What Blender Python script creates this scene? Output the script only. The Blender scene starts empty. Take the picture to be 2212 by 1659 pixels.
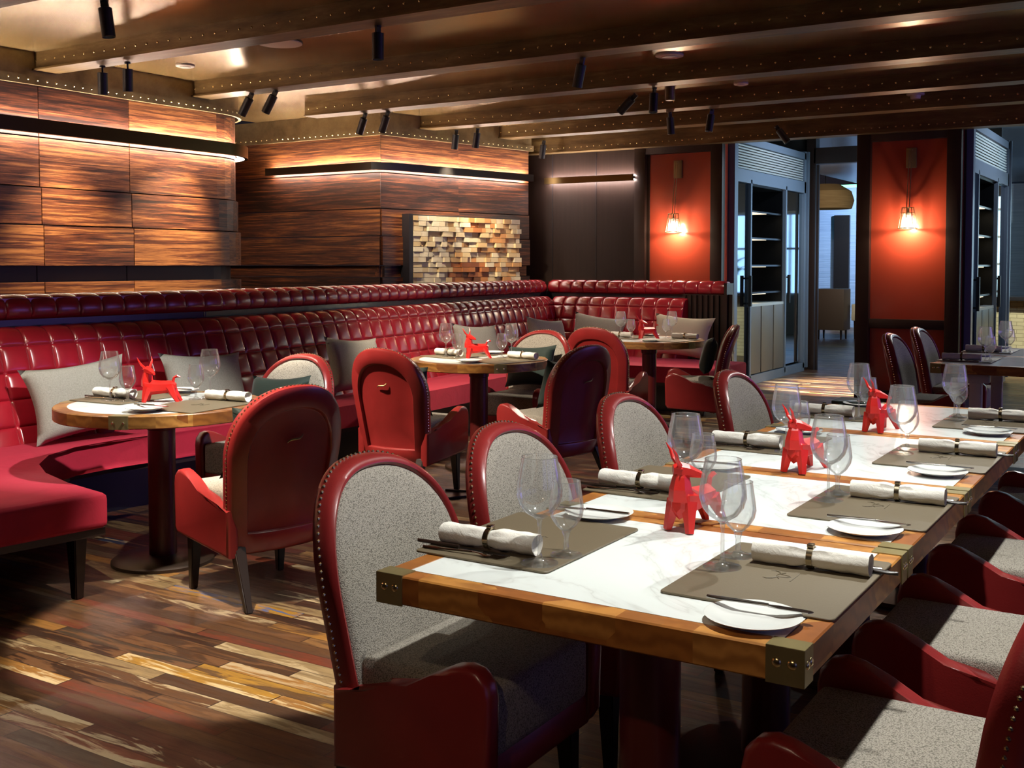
import bpy, bmesh, math, random
from mathutils import Vector, Matrix, Euler
random.seed(7)
C = bpy.context.scene.collection
PI = math.pi
V = Vector

# ------------------------------------------------------------------ materials
def mat(name, color=(.5, .5, .5), rough=.5, metal=0., **kw):
    m = bpy.data.materials.new(name); m.use_nodes = True
    b = m.node_tree.nodes['Principled BSDF']
    b.inputs['Base Color'].default_value = (*color, 1)
    b.inputs['Roughness'].default_value = rough
    b.inputs['Metallic'].default_value = metal
    for k, v in kw.items():
        b.inputs[k].default_value = v
    return m

class NT:
    """small node builder"""
    def __init__(s, m):
        s.t = m.node_tree; s.N = s.t.nodes; s.L = s.t.links; s.b = s.N['Principled BSDF']
    def n(s, typ, **kw):
        o = s.N.new(typ)
        for k, v in kw.items():
            if k.startswith('_'): o.inputs[k[1:]].default_value = v
            else: setattr(o, k, v)
        return o
    def l(s, a, b): s.L.new(a, b)
    def math(s, op, a, b=None, c=None):
        o = s.n('ShaderNodeMath', operation=op)
        for i, v in enumerate((a, b, c)):
            if v is None: continue
            if isinstance(v, (int, float)): o.inputs[i].default_value = v
            else: s.l(v, o.inputs[i])
        return o.outputs[0]
    def coord(s, kind='Object', scale=(1, 1, 1), rot=(0, 0, 0)):
        t = s.n('ShaderNodeTexCoord'); mp = s.n('ShaderNodeMapping')
        mp.inputs['Scale'].default_value = scale; mp.inputs['Rotation'].default_value = rot
        s.l(t.outputs[kind], mp.inputs['Vector']); return mp.outputs[0]
    def noise(s, vec, scale=5, detail=4, rough=.5, dist=0):
        o = s.n('ShaderNodeTexNoise'); o.inputs['Scale'].default_value = scale; o.inputs['Detail'].default_value = detail
        o.inputs['Roughness'].default_value = rough; o.inputs['Distortion'].default_value = dist
        if vec is not None: s.l(vec, o.inputs['Vector'])
        return o.outputs['Fac']
    def ramp(s, fac, stops, interp='LINEAR'):
        o = s.n('ShaderNodeValToRGB'); cr = o.color_ramp; cr.interpolation = interp
        while len(cr.elements) > 1: cr.elements.remove(cr.elements[-1])
        cr.elements[0].position = stops[0][0]; cr.elements[0].color = (*stops[0][1], 1)
        for p, c in stops[1:]:
            e = cr.elements.new(p); e.color = (*c, 1)
        s.l(fac, o.inputs[0]); return o.outputs[0]
    def mix(s, fac, a, b, mode='MIX'):
        o = s.n('ShaderNodeMix', data_type='RGBA', blend_type=mode)
        for sock, v in ((o.inputs[0], fac), (o.inputs[6], a), (o.inputs[7], b)):
            if isinstance(v, (int, float)): sock.default_value = v
            elif isinstance(v, tuple): sock.default_value = (*v, 1)
            else: s.l(v, sock)
        return o.outputs[2]
    def bump(s, h, strength=.2, dist=.01):
        o = s.n('ShaderNodeBump'); o.inputs['Strength'].default_value = strength; o.inputs['Distance'].default_value = dist
        s.l(h, o.inputs['Height']); s.l(o.outputs[0], s.b.inputs['Normal'])
    def color(s, c): s.l(c, s.b.inputs['Base Color'])
    def rough(s, c): s.l(c, s.b.inputs['Roughness'])
    def attr(s, name): return s.n('ShaderNodeAttribute', attribute_name=name).outputs['Fac']

def emit(name, color, strength):
    m = mat(name, (0, 0, 0), .5); b = m.node_tree.nodes['Principled BSDF']
    b.inputs['Emission Color'].default_value = (*color, 1); b.inputs['Emission Strength'].default_value = strength
    return m

def leather(name, col, rough=.33, bump=.12):
    m = mat(name, col, rough, **{'Specular IOR Level': .5, 'Coat Weight': .3, 'Coat Roughness': .22}); t = NT(m); v = t.coord()
    n = t.noise(v, 9, 3); t.color(t.mix(n, tuple(c * .75 for c in col), tuple(min(1, c * 1.2) for c in col)))
    t.bump(t.noise(v, 260, 2), bump, .002); return m

M = {}
M['leather'] = leather('red_leather', (.25, .019, .018))
M['leather_tuft'] = leather('tufted_red_leather', (.30, .010, .020), .25, .06)
m = M['velvet'] = mat('crimson_velvet', (.36, .008, .025), .8, **{'Sheen Weight': .3, 'Sheen Roughness': .4})
m.node_tree.nodes['Principled BSDF'].inputs['Sheen Tint'].default_value = (1, .25, .35, 1)
t = NT(m); n = t.noise(t.coord(), 5, 5, .6, 1.5); t.color(t.mix(n, (.28, .003, .018), (.46, .008, .038))); t.bump(n, .15, .02)
m = M['tweed'] = mat('grey_tweed', (.36, .33, .28), .9); t = NT(m); v = t.coord()
o = t.n('ShaderNodeTexVoronoi'); o.inputs['Scale'].default_value = 330; t.l(v, o.inputs['Vector'])
t.color(t.ramp(o.outputs['Distance'], [(.1, (.385, .35, .29)), (.45, (.305, .275, .228)), (.8, (.135, .12, .097))])); t.bump(o.outputs['Distance'], .35, .004)
m = M['grey_fabric'] = mat('grey_cushion_fabric', (.20, .19, .165), .95); t = NT(m); v = t.coord()
t.color(t.mix(t.noise(v, 180, 2), (.18, .17, .145), (.36, .34, .295))); t.bump(t.noise(v, 300, 2), .25, .003)
m = M['beige_fabric'] = mat('beige_cushion_fabric', (.42, .37, .29), .95); t = NT(m); v = t.coord(); t.bump(t.noise(v, 300, 2), .25, .003)
M['green_velvet'] = mat('bottle_green_velvet', (.004, .016, .011), .75, **{'Sheen Weight': .12, 'Sheen Roughness': .4})
M['dark_wood'] = mat('dark_stained_wood', (.018, .009, .006), .35)
m = M['pedestal'] = mat('dark_red_lacquer', (.11, .013, .012), .32)
M['base_iron'] = mat('dark_bronze_base', (.035, .02, .012), .4, .4)
m = M['brass'] = mat('aged_brass', (.42, .33, .15), .40, .7); t = NT(m)
t.color(t.mix(t.noise(t.coord(), 14, 4), (.26, .21, .09), (.44, .37, .17)))
m = M['steel'] = mat('polished_steel', (.62, .6, .57), .16, 1.)
m = M['pewter'] = mat('pewter_ring', (.40, .33, .22), .25, 1.)
m = M['porcelain'] = mat('white_porcelain', (.80, .82, .78), .16)
m = M['linen'] = mat('white_linen', (.78, .75, .67), .85); t = NT(m); v = t.coord(); t.bump(t.noise(v, 60, 3, .6, .6), .35, .006)
m = M['placemat'] = mat('khaki_leather_placemat', (.135, .105, .062), .5); t = NT(m); t.bump(t.noise(t.coord(), 240, 2), .12, .002)
M['emboss'] = mat('embossed_mark', (.10, .077, .044), .55)
m = M['bull'] = mat('vermilion_lacquer', (.60, .018, .014), .34)
m = M['marble'] = mat('white_marble', (.78, .82, .79), .2); t = NT(m); v = t.coord()
n1 = t.noise(v, 1.7, 5, .55, 1.6); vein = t.math('ABSOLUTE', t.math('SUBTRACT', n1, .5))
t.color(t.ramp(vein, [(0, (.64, .67, .64)), (.006, (.73, .77, .74)), (.03, (.78, .83, .80)), (.3, (.80, .85, .83))]))
def block_wood(name, s=1.0):
    m = mat(name, (.35, .15, .04), .38); t = NT(m); v = t.coord()
    # blocks of butcher's wood, each with its own tone and curved growth rings
    o = t.n('ShaderNodeTexVoronoi', distance='CHEBYCHEV'); o.inputs['Scale'].default_value = 7; o.inputs['Randomness'].default_value = .35; t.l(v, o.inputs['Vector'])
    sep = t.n('ShaderNodeSeparateColor'); t.l(o.outputs['Color'], sep.inputs[0])
    w = t.n('ShaderNodeTexWave', wave_type='RINGS'); w.inputs['Scale'].default_value = 9; w.inputs['Distortion'].default_value = 6; w.inputs['Detail'].default_value = 3
    w.inputs['Detail Scale'].default_value = 1.6
    add = t.n('ShaderNodeVectorMath', operation='MULTIPLY_ADD'); t.l(o.outputs['Color'], add.inputs[0]); add.inputs[1].default_value = (.6, .6, .6); t.l(v, add.inputs[2])
    t.l(add.outputs[0], w.inputs['Vector'])
    base = t.ramp(sep.outputs[0], [(0, (.24 * s, .075 * s, .016 * s)), (.5, (.38 * s, .15 * s, .03 * s)), (1, (.52 * s, .25 * s, .06 * s))])
    t.color(t.mix(t.math('MULTIPLY', w.outputs['Fac'], .55), base, (.15 * s, .045 * s, .009 * s)))
    return m
M['block'] = block_wood('oak_block_edge', 1.25)

M['block_dark'] = block_wood('oak_block_rim', .7)
def wall_wood(name, lo, mid, hi, axis='y'):
    m = mat(name, mid, .42); t = NT(m)
    sc = (9, .9, 24) if axis == 'y' else (.9, 9, 24)
    v = t.coord('Object', sc); r = t.attr('rnd')
    comb = t.n('ShaderNodeVectorMath', operation='ADD'); cv = t.n('ShaderNodeCombineXYZ'); t.l(t.math('MULTIPLY', r, 37.), cv.inputs[1]); t.l(t.math('MULTIPLY', r, 11.), cv.inputs[2])
    t.l(v, comb.inputs[0]); t.l(cv.outputs[0], comb.inputs[1]); vv = comb.outputs[0]
    g = t.noise(vv, .8, 6, .62, 2.2); g2 = t.noise(vv, 4.5, 5, .75, .6)
    gg = t.math('ADD', t.math('MULTIPLY', g, .62), t.math('MULTIPLY', g2, .40))
    sh = t.math('ADD', gg, t.math('MULTIPLY', t.math('SUBTRACT', r, .5), .16))
    t.color(t.ramp(sh, [(.41, lo), (.52, mid), (.62, hi), (.73, tuple(c * 1.5 for c in hi))]))
    t.bump(gg, .3, .006); return m
M['cedar'] = wall_wood('scorched_cedar', (.014, .004, .002), (.095, .027, .010), (.27, .108, .034))
M['cedar_col'] = wall_wood('scorched_cedar_alcove', (.014, .005, .0025), (.09, .026, .009), (.26, .10, .026), 'x')
M['gap'] = mat('black_reveal', (.006, .005, .008), .5)
m = M['panel'] = mat('dark_walnut_panel', (.028, .014, .010), .5, **{'Specular IOR Level': .3}); t = NT(m); n = t.noise(t.coord('Object', (12, 12, .6)), 3, 5); t.color(t.mix(n, (.013, .0065, .005), (.030, .015, .010)))
M['trim'] = mat('dark_walnut_trim', (.022, .010, .007), .4)
m = M['red_panel'] = mat('vermilion_lacquer_panel', (.42, .055, .026), .22, **{'Coat Weight': .4, 'Coat Roughness': .08}); t = NT(m)
t.bump(t.noise(t.coord('Object', (1, 1, .5)), 3.2, 2, .4), .12, .03)
m = M['ceiling'] = mat('burnished_copper_ceiling', (.30, .15, .05), .26, .62); t = NT(m); v = t.coord('Object', (.7, 1.3, 1))
n = t.noise(v, 2.2, 5, .55, .2); t.color(t.ramp(n, [(.25, (.26, .155, .055)), (.5, (.42, .28, .115)), (.7, (.56, .42, .21)), (.85, (.62, .52, .31))]))
t.b.inputs['Roughness'].default_value = .25
m = M['beam'] = mat('bronze_beam', (.20, .11, .035), .42, .45); t = NT(m); n = t.noise(t.coord('Object', (.7, 4, 4)), 3, 6, .65)
t.color(t.ramp(n, [(.3, (.075, .042, .014)), (.55, (.17, .105, .038)), (.75, (.29, .20, .085))]))
m = M['cornice'] = mat('patinated_brass_cornice', (.30, .22, .10), .42, .35); t = NT(m); n = t.noise(t.coord('Object', (1, 1, 1)), 3, 6, .65)
t.color(t.ramp(n, [(.3, (.14, .10, .045)), (.55, (.30, .23, .11)), (.75, (.40, .33, .18))]))
M['rivet'] = mat('bright_brass_rivet', (.75, .62, .34), .25, 1.)
M['black'] = mat('matt_black_metal', (.010, .009, .009), .42)
M['bronze_bar'] = mat('bronze_light_bar', (.10, .07, .03), .3, 1.)
M['led'] = emit('warm_strip_diffuser', (1, .82, .70), 70)
M['led_cool'] = emit('cool_strip_diffuser', (1, .84, .78), 70)
M['lens'] = emit('spot_lens', (1, .9, .75), 2.5)
M['bulb'] = emit('lamp_bulb', (1, .93, .80), 40)
M['white_plate'] = mat('white_ceiling_disc', (.7, .6, .48), .5)
M['cab'] = mat('blue_grey_metal', (.15, .19, .26), .38, .3)
M['cab_wood'] = mat('taupe_cabinet_door', (.10, .092, .08), .4)
M['niche'] = mat('black_niche', (.004, .004, .005), .3)
M['louvre'] = mat('silver_louvre', (.45, .47, .47), .4, .3)
M['shelf_led'] = emit('shelf_edge_light', (1, .82, .52), 1.6)
m = M['mirror_glass'] = mat('mirrored_cabinet_glass', (.55, .60, .62), .04, 1.)
M['blue_stone'] = mat('blue_washed_stone', (.30, .45, .75), .7); t = NT(M['blue_stone']); n = t.noise(t.coord('Object', (.6, .6, 14)), 2.5, 5); t.color(t.mix(n, (.20, .33, .62), (.42, .60, .92))); t.bump(n, .4, .03)
M['straw'] = mat('woven_straw', (.42, .26, .10), .8); t = NT(M['straw']); n = t.noise(t.coord('Object', (1, 1, 16)), 3, 3); t.color(t.mix(n, (.25, .14, .05), (.55, .37, .16)))
M['taupe'] = mat('taupe_veneer', (.085, .055, .040), .5)
M['cream'] = mat('cream_upholstery', (.62, .55, .42), .8)
m = M['cream_tile'] = mat('cream_glazed_tile', (.70, .66, .44), .25); t = NT(m)
br = t.n('ShaderNodeTexBrick'); br.inputs['Scale'].default_value = 1; br.inputs['Brick Width'].default_value = .16; br.inputs['Row Height'].default_value = .05; br.inputs['Mortar Size'].default_value = .003
br.inputs['Color1'].default_value = (.74, .70, .46, 1); br.inputs['Color2'].default_value = (.64, .60, .40, 1); br.inputs['Mortar'].default_value = (.35, .32, .2, 1)
t.l(t.coord('Object', (1, 1, 1), (PI / 2, 0, 0)), br.inputs['Vector']); t.color(br.outputs[0])
M['cream_side'] = mat('cream_painted_dado', (.70, .66, .44), .3)
M['stone_top'] = mat('dark_stone_top', (.03, .03, .035), .2)
M['leaf'] = mat('plant_leaf', (.03, .16, .05), .5)
M['night'] = emit('dusk_window_pane', (.32, .58, 1.0), 2.4)
M['assumed_dusk'] = emit('assumed_window_pane', (.30, .34, 1.0), .6)  # glow of the window panes assumed outside the view
M['violet'] = emit('assumed_violet_pane', (.36, .24, 1.0), 2.6)  # purplish glow of one more pane assumed outside the view
M['backlight'] = emit('backlit_bar_shelf', (.55, .85, 1.0), 2.2)
M['plaster'] = mat('dark_plaster', (.05, .035, .03), .7)
M['grey_ceiling'] = mat('grey_passage_ceiling', (.10, .12, .15), .3)
M['pale'] = mat('pale_painted_leg', (.8, .74, .62), .4)
m = M['art'] = mat('stacked_wood_blocks', (.6, .4, .2), .6); t = NT(m); r = t.attr('rnd')
t.color(t.mix(t.math('MULTIPLY', t.noise(t.coord('Object', (4, 4, 20)), 4, 4), .35), t.ramp(r, [(0, (.07, .02, .008)), (.2, (.22, .06, .02)), (.38, (.42, .17, .055)), (.55, (.52, .33, .15)), (.72, (.56, .46, .28)), (.9, (.66, .62, .50))]), (.2, .09, .035)))
# glass: thin walls, light passes with a fresnel reflection
m = M['glass'] = bpy.data.materials.new('clear_thin_glass'); m.use_nodes = True; nt = m.node_tree; nt.nodes.clear()
out = nt.nodes.new('ShaderNodeOutputMaterial'); mx = nt.nodes.new('ShaderNodeMixShader'); tr = nt.nodes.new('ShaderNodeBsdfTransparent'); gl = nt.nodes.new('ShaderNodeBsdfGlossy')
tr.inputs[0].default_value = (.988, .994, .99, 1); gl.inputs['Roughness'].default_value = .03; gl.inputs['Color'].default_value = (1, 1, 1, 1)
fr = nt.nodes.new('ShaderNodeLayerWeight'); fr.inputs[0].default_value = .2; pw = nt.nodes.new('ShaderNodeMath'); pw.operation = 'MULTIPLY_ADD'; pw.inputs[1].default_value = .6; pw.inputs[2].default_value = .08
gl.inputs['Roughness'].default_value = .09; hz = nt.nodes.new('ShaderNodeBsdfTranslucent'); hz.inputs[0].default_value = (.9, .95, .95, 1); hm = nt.nodes.new('ShaderNodeMixShader'); hm.inputs[0].default_value = .13  # pale translucent share stands in for white refracted light
nt.links.new(tr.outputs[0], hm.inputs[1]); nt.links.new(hz.outputs[0], hm.inputs[2])
nt.links.new(fr.outputs['Fresnel'], pw.inputs[0]); nt.links.new(pw.outputs[0], mx.inputs[0]); nt.links.new(hm.outputs[0], mx.inputs[1]); nt.links.new(gl.outputs[0], mx.inputs[2]); nt.links.new(mx.outputs[0], out.inputs[0])
# reclaimed plank floor, boards along X
m = M['floor'] = mat('reclaimed_plank_floor', (.1, .05, .02), .36); t = NT(m)
tc = t.n('ShaderNodeTexCoord'); sx = t.n('ShaderNodeSeparateXYZ'); t.l(tc.outputs['Object'], sx.inputs[0])
PW = .064
row = t.math('FLOOR', t.math('DIVIDE', sx.outputs[1], PW))
wn = t.n('ShaderNodeTexWhiteNoise', noise_dimensions='1D'); t.l(row, wn.inputs['W'])
bl = t.math('DIVIDE', t.math('ADD', sx.outputs[0], t.math('MULTIPLY', wn.outputs['Value'], 9.)), .72)
cell = t.math('FLOOR', bl)
wn2 = t.n('ShaderNodeTexWhiteNoise', noise_dimensions='2D'); cv = t.n('ShaderNodeCombineXYZ'); t.l(row, cv.inputs[0]); t.l(cell, cv.inputs[1]); t.l(cv.outputs[0], wn2.inputs['Vector'])
pal = t.ramp(wn2.outputs['Value'], [(0, (.028, .012, .006)), (.14, (.06, .028, .012)), (.26, (.16, .035, .016)), (.36, (.11, .05, .02)), (.46, (.26, .13, .045)), (.56, (.05, .035, .022)),
    (.64, (.34, .16, .035)), (.72, (.30, .21, .10)), (.80, (.075, .018, .012)), (.87, (.12, .085, .05)), (.94, (.40, .21, .03)), (.985, (.022, .055, .13))], 'CONSTANT')
mp = t.n('ShaderNodeMapping'); mp.inputs['Scale'].default_value = (2.6, 17, 1); t.l(tc.outputs['Object'], mp.inputs['Vector'])
off = t.n('ShaderNodeVectorMath', operation='MULTIPLY_ADD'); t.l(wn2.outputs['Color'], off.inputs[0]); off.inputs[1].default_value = (30, 30, 30); t.l(mp.outputs[0], off.inputs[2])
gr = t.noise(off.outputs[0], 2.2, 6, .65, .5); worn = t.noise(off.outputs[0], 1.1, 6, .68, 1.0)
c1 = t.mix(t.math('MULTIPLY', gr, 1.0), pal, (.02, .009, .005))
wfac = t.ramp(worn, [(.50, (0,) * 3), (.57, (.85,) * 3)]); c2 = t.mix(wfac, c1, t.ramp(wn2.outputs['Color'], [(.3, (.05, .024, .012)), (.5, (.10, .045, .018)), (.72, (.31, .24, .14)), (.85, (.42, .33, .19)), (.93, (.025, .07, .2))], 'CONSTANT'))
fy = t.math('FRACT', t.math('DIVIDE', sx.outputs[1], PW)); fx = t.math('FRACT', bl)
seam = t.math('MAXIMUM', t.math('LESS_THAN', fy, .035), t.math('LESS_THAN', fx, .006)); t.color(t.mix(seam, c2, (.008, .004, .003)))
t.rough(t.ramp(gr, [(.3, (.28,) * 3), (.7, (.48,) * 3)])); t.bump(t.math('SUBTRACT', gr, t.math('MULTIPLY', seam, .8)), .18, .004)

# ------------------------------------------------------------------ mesh builder
class MB:
    def __init__(s): s.bm = bmesh.new(); s.rnd = {}
    def faces(s, verts, fs):
        vs = [s.bm.verts.new(v) for v in verts]; out = []
        for f in fs:
            try: out.append(s.bm.faces.new([vs[i] for i in f]))
            except ValueError: pass
        return vs, out
    def box(s, c, d, rot=None, bevel=0, seg=2, rnd=None):
        x, y, z = (q / 2 for q in d)
        P = [V((a * x, b * y, e * z)) for a in (-1, 1) for b in (-1, 1) for e in (-1, 1)]
        R = rot.to_matrix() if isinstance(rot, Euler) else (rot if rot is not None else Matrix.Identity(3))
        P = [R @ p + V(c) for p in P]
        vs, fs = s.faces(P, [(0, 1, 3, 2), (4, 6, 7, 5), (0, 4, 5, 1), (2, 3, 7, 6), (0, 2, 6, 4), (1, 5, 7, 3)])
        if rnd is not None:
            for f in fs: s.rnd[f] = rnd
        if bevel:
            es = list({e for f in fs for e in f.edges}); bmesh.ops.bevel(s.bm, geom=es, offset=bevel, segments=seg, affect='EDGES', profile=.6)
        return s
    def taper(s, p0, p1, a0, a1, bevel=0):
        """square bar from p0 (half size a0) to p1 (half size a1)"""
        p0, p1 = V(p0), V(p1)
        P = [p0 + V((i * a0, j * a0, 0)) for i, j in ((-1, -1), (1, -1), (1, 1), (-1, 1))] + [p1 + V((i * a1, j * a1, 0)) for i, j in ((-1, -1), (1, -1), (1, 1), (-1, 1))]
        vs, fs = s.faces(P, [(3, 2, 1, 0), (4, 5, 6, 7)] + [(i, (i + 1) % 4, 4 + (i + 1) % 4, 4 + i) for i in range(4)])
        if bevel: bmesh.ops.bevel(s.bm, geom=list({e for f in fs for e in f.edges}), offset=bevel, segments=2, affect='EDGES')
        return s
    def loft(s, rings, closed=True, caps=True):
        n = len(rings[0]); P = [p for r in rings for p in r]; fs = []
        for k in range(len(rings) - 1):
            for i in range(n if closed else n - 1):
                j = (i + 1) % n; fs.append((k * n + i, k * n + j, (k + 1) * n + j, (k + 1) * n + i))
        if caps and closed: fs.append(tuple(range(n))[::-1]); fs.append(tuple((len(rings) - 1) * n + i for i in range(n)))
        return s.faces(P, fs)
    def lathe(s, prof, n=24, c=(0, 0, 0), axis='z', caps=True):
        rings = []
        for r, z in prof:
            ring = []
            for i in range(n):
                a = 2 * PI * i / n
                p = V((r * math.cos(a), r * math.sin(a), z))
                if axis == 'x': p = V((z, r * math.cos(a), r * math.sin(a)))
                if axis == 'y': p = V((r * math.sin(a), z, r * math.cos(a)))
                ring.append(p + V(c))
            rings.append(ring)
        s.loft(rings, True, caps); return s
    def tube(s, pts, r, n=8, caps=True):
        pts = [V(p) for p in pts]; rs = r if isinstance(r, (list, tuple)) else [r] * len(pts); rings = []
        up = V((0, 0, 1))
        for k, p in enumerate(pts):
            d = (pts[min(k + 1, len(pts) - 1)] - pts[max(k - 1, 0)]).normalized()
            a = d.cross(up)
            if a.length < 1e-3: a = d.cross(V((0, 1, 0)))
            a.normalize(); b = d.cross(a).normalized()
            rings.append([p + a * (rs[k] * math.cos(2 * PI * i / n)) + b * (rs[k] * math.sin(2 * PI * i / n)) for i in range(n)])
        s.loft(rings, True, caps); return s
    def prism(s, poly, z0, z1, bevel=0, seg=2, flip=None):
        n = len(poly); mk = flip or (lambda x, y, z: (x, y, z))
        P = [mk(x, y, z0) for x, y in poly] + [mk(x, y, z1) for x, y in poly]
        vs, fs = s.faces(P, [tuple(range(n))[::-1], tuple(range(n, 2 * n))] + [(i, (i + 1) % n, n + (i + 1) % n, n + i) for i in range(n)])
        if bevel:
            es = [e for e in {e for f in fs[:2] for e in f.edges}]; bmesh.ops.bevel(s.bm, geom=es, offset=bevel, segments=seg, affect='EDGES', profile=.6)
        return s
    def ball(s, c, r, sub=1, sc=(1, 1, 1)):
        bmesh.ops.create_icosphere(s.bm, subdivisions=sub, radius=r, matrix=Matrix.Translation(V(c)) @ Matrix.Diagonal((*sc, 1))); return s
    def grid(s, f, nu, nv):
        P = [f(i / nu, j / nv) for j in range(nv + 1) for i in range(nu + 1)]; w = nu + 1
        return s.faces(P, [(j * w + i, j * w + i + 1, (j + 1) * w + i + 1, (j + 1) * w + i) for j in range(nv) for i in range(nu)])
    def mesh(s, name, m, smooth=40):
        bmesh.ops.recalc_face_normals(s.bm, faces=s.bm.faces)
        me = bpy.data.meshes.new(name)
        vals = [s.rnd.get(f, .5) for f in s.bm.faces] if s.rnd else None
        s.bm.to_mesh(me); s.bm.free()
        if vals:
            a = me.attributes.new('rnd', 'FLOAT', 'FACE'); a.data.foreach_set('value', vals)
        me.materials.append(m)
        if smooth:
            me.shade_smooth(); me.set_sharp_from_angle(angle=math.radians(smooth))
        return me
    def build(s, name, m, parent=None, smooth=40, loc=None, rotz=0):
        o = bpy.data.objects.new(name, s.mesh(name, m, smooth)); C.objects.link(o)
        if parent is not None: o.parent = parent
        if loc is not None: o.location = loc; o.rotation_euler = (0, 0, rotz)
        return o

def tag(o, label=None, cat=None, group=None, kind=None):
    if label: o['label'] = label
    if cat: o['category'] = cat
    if group: o['group'] = group
    if kind: o['kind'] = kind
    return o
def thing(name, label, cat, loc=(0, 0, 0), rotz=0, group=None):
    o = bpy.data.objects.new(name, None); o.empty_display_size = .1; C.objects.link(o); o.location = loc; o.rotation_euler = (0, 0, rotz)
    return tag(o, label, cat, group)
def struct(name, mb, m, smooth=40, loc=None, rotz=0):
    return tag(mb.build(name, m, None, smooth, loc, rotz), kind='structure')
def kids(o): return [c for c in C.objects if c.parent == o]
CH = {}
def reg(root):
    """remember the tree of a finished thing so that copies need no search"""
    CH[root.name] = [(c, [g for g in C.objects if g.parent == c]) for c in C.objects if c.parent == root]
    return root
def dup(root, loc, rotz, label, group=None):
    r = root.copy(); C.objects.link(r); r.location = loc; r.rotation_euler = (0, 0, rotz); r['label'] = label
    if group: r['group'] = group
    for c, gs in CH[root.name]:
        k = c.copy(); C.objects.link(k); k.parent = r
        for g in gs:
            h = g.copy(); C.objects.link(h); h.parent = k
    return r
class Kind:
    """first call places the prototype itself, later calls place copies"""
    def __init__(s, make): s.make = make; s.proto = None
    def __call__(s, loc, rotz, label, group=None):
        if s.proto is None:
            s.proto = reg(s.make()); o = s.proto; o.location = loc; o.rotation_euler = (0, 0, rotz); o['label'] = label
            if group: o['group'] = group
            return o
        return dup(s.proto, loc, rotz, label, group)

# ------------------------------------------------------------------ camera
F_PX, CX, CY = 2385., 1106., 672.
cd = bpy.data.cameras.new('camera'); cam = bpy.data.objects.new('camera', cd); C.objects.link(cam)
cam.location = (0, 0, 1.34)
yaw, pitch = math.radians(31.9), math.radians(2.4)
cam.rotation_euler = (PI / 2 - pitch, 0, yaw)
cd.sensor_width = 36; cd.lens = F_PX / 2212 * 36; cd.sensor_fit = 'HORIZONTAL'
cd.shift_x = 0; cd.shift_y = -(829.5 - CY) / 2212
cd.clip_start = .05; cd.clip_end = 100
bpy.context.scene.camera = cam

# ------------------------------------------------------------------ the setting
CEIL, BEAM = 2.84, 2.71
b = MB(); b.box((-1.5, 9.0, -.05), (16, 30, .1)); struct('floor', b, M['floor'], 0)
b = MB(); b.box((-2.0, 3.95, CEIL + .05), (13, 14.1, .1)); struct('ceiling', b, M['ceiling'], 0)
BY = [.62, 2.08, 3.52, 4.97, 6.42, 7.78, 9.12, 10.25]
for k, y in enumerate(BY):
    b = MB(); b.box((-1.9, y, (CEIL + BEAM) / 2 + .005), (10.3, .15, CEIL - BEAM - .01)); b.box((-1.9, y, BEAM + .006), (10.3, .19, .012))
    bo = struct('ceiling_beam', b, M['beam'], 0)
    b = MB(); x = -7.0
    while x < 2.0: b.ball((x, y - .077, 2.775), .0085, 1, (1, .6, 1)); x += .105
    b.build('rivet_row', M['rivet'], bo)
b = MB(); b.box((-1.6, 10.93, 2.72), (11.4, .14, .24)); b.box((-1.6, 10.93, 2.606), (11.4, .18, .012)); bo = struct('ceiling_beam', b, M['beam'], 0)
b = MB(); x = -6.6
while x < 2.0: b.ball((x, 10.858, 2.65), .0085, 1, (1, .6, 1)); x += .075
b.build('rivet_row', M['rivet'], bo)

# plank walls: every row is its own run of boards, lower rows stand further out
def plank_wall(name, path_of, rows, seams, m, smooth=30, loc=None, rotz=0):
    """path_of(off) gives the plan polyline at an offset; rows = (z0, z1, off, uneven seam shift)"""
    b = MB()
    for z0, z1, off, sh in rows:
        pts = path_of(off); pth = [V((*p, 0)) for p in pts]
        L = [0]
        for a, c in zip(pth, pth[1:]): L.append(L[-1] + (c - a).length)
        back = path_of(-.12)
        for i in range(len(pts) - 1):
            mid = (L[i] + L[i + 1]) / 2 + sh
            r = random.Random(int(mid / seams) * 13 + int(z0 * 100)).random()
            p, q, r0, r1 = pts[i], pts[i + 1], back[i], back[i + 1]
            P = [V((*p, z0)), V((*q, z0)), V((*q, z1)), V((*p, z1)), V((*r0, z0)), V((*r1, z0)), V((*r1, z1)), V((*r0, z1))]
            vs, fs = b.faces(P, [(0, 1, 2, 3), (3, 2, 6, 7), (1, 0, 4, 5)] + ([(0, 3, 7, 4)] if i == 0 else []) + ([(1, 5, 6, 2)] if i == len(pts) - 2 else []))
            for f in fs: b.rnd[f] = r
    return struct(name, b, m, smooth, loc, rotz)
G = .004
def left_path(off):
    x = -7.05 + off; pts = []
    y = -2.9
    ys = [-2.9]; s = 4.94
    while s - .785 > -2.9: s -= .785
    pts = [(x, -2.9)]
    while s < 6.5: pts += [(x, s - G), (x - .012, s), (x, s + G)]; s += .785
    for k in range(0, 9):
        a = k / 8 * PI / 2
        pts.append((-7.55 + (.5 + off) * math.cos(a), 6.62 + (.5 + off) * math.sin(a)))
    pts.append((-9.6, 7.12 + off))
    return pts
rows = [(2.255, 2.62, .0, 0), (1.90, 2.245, .0, .3), (1.63, 1.89, .02, 0), (1.335, 1.62, .04, .4), (1.0, 1.215, .04, 0), (.72, .99, .055, .2), (.0, .71, .07, 0)]
plank_wall('wall_left', left_path, rows, .785, M['cedar'])
b = MB(); b.prism(left_path(-.05) + [(-9.6, -2.9)], 1.2, 1.35); tag(b.build('wall_left_reveal', M['gap'], None, 0), kind='structure')
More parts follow.
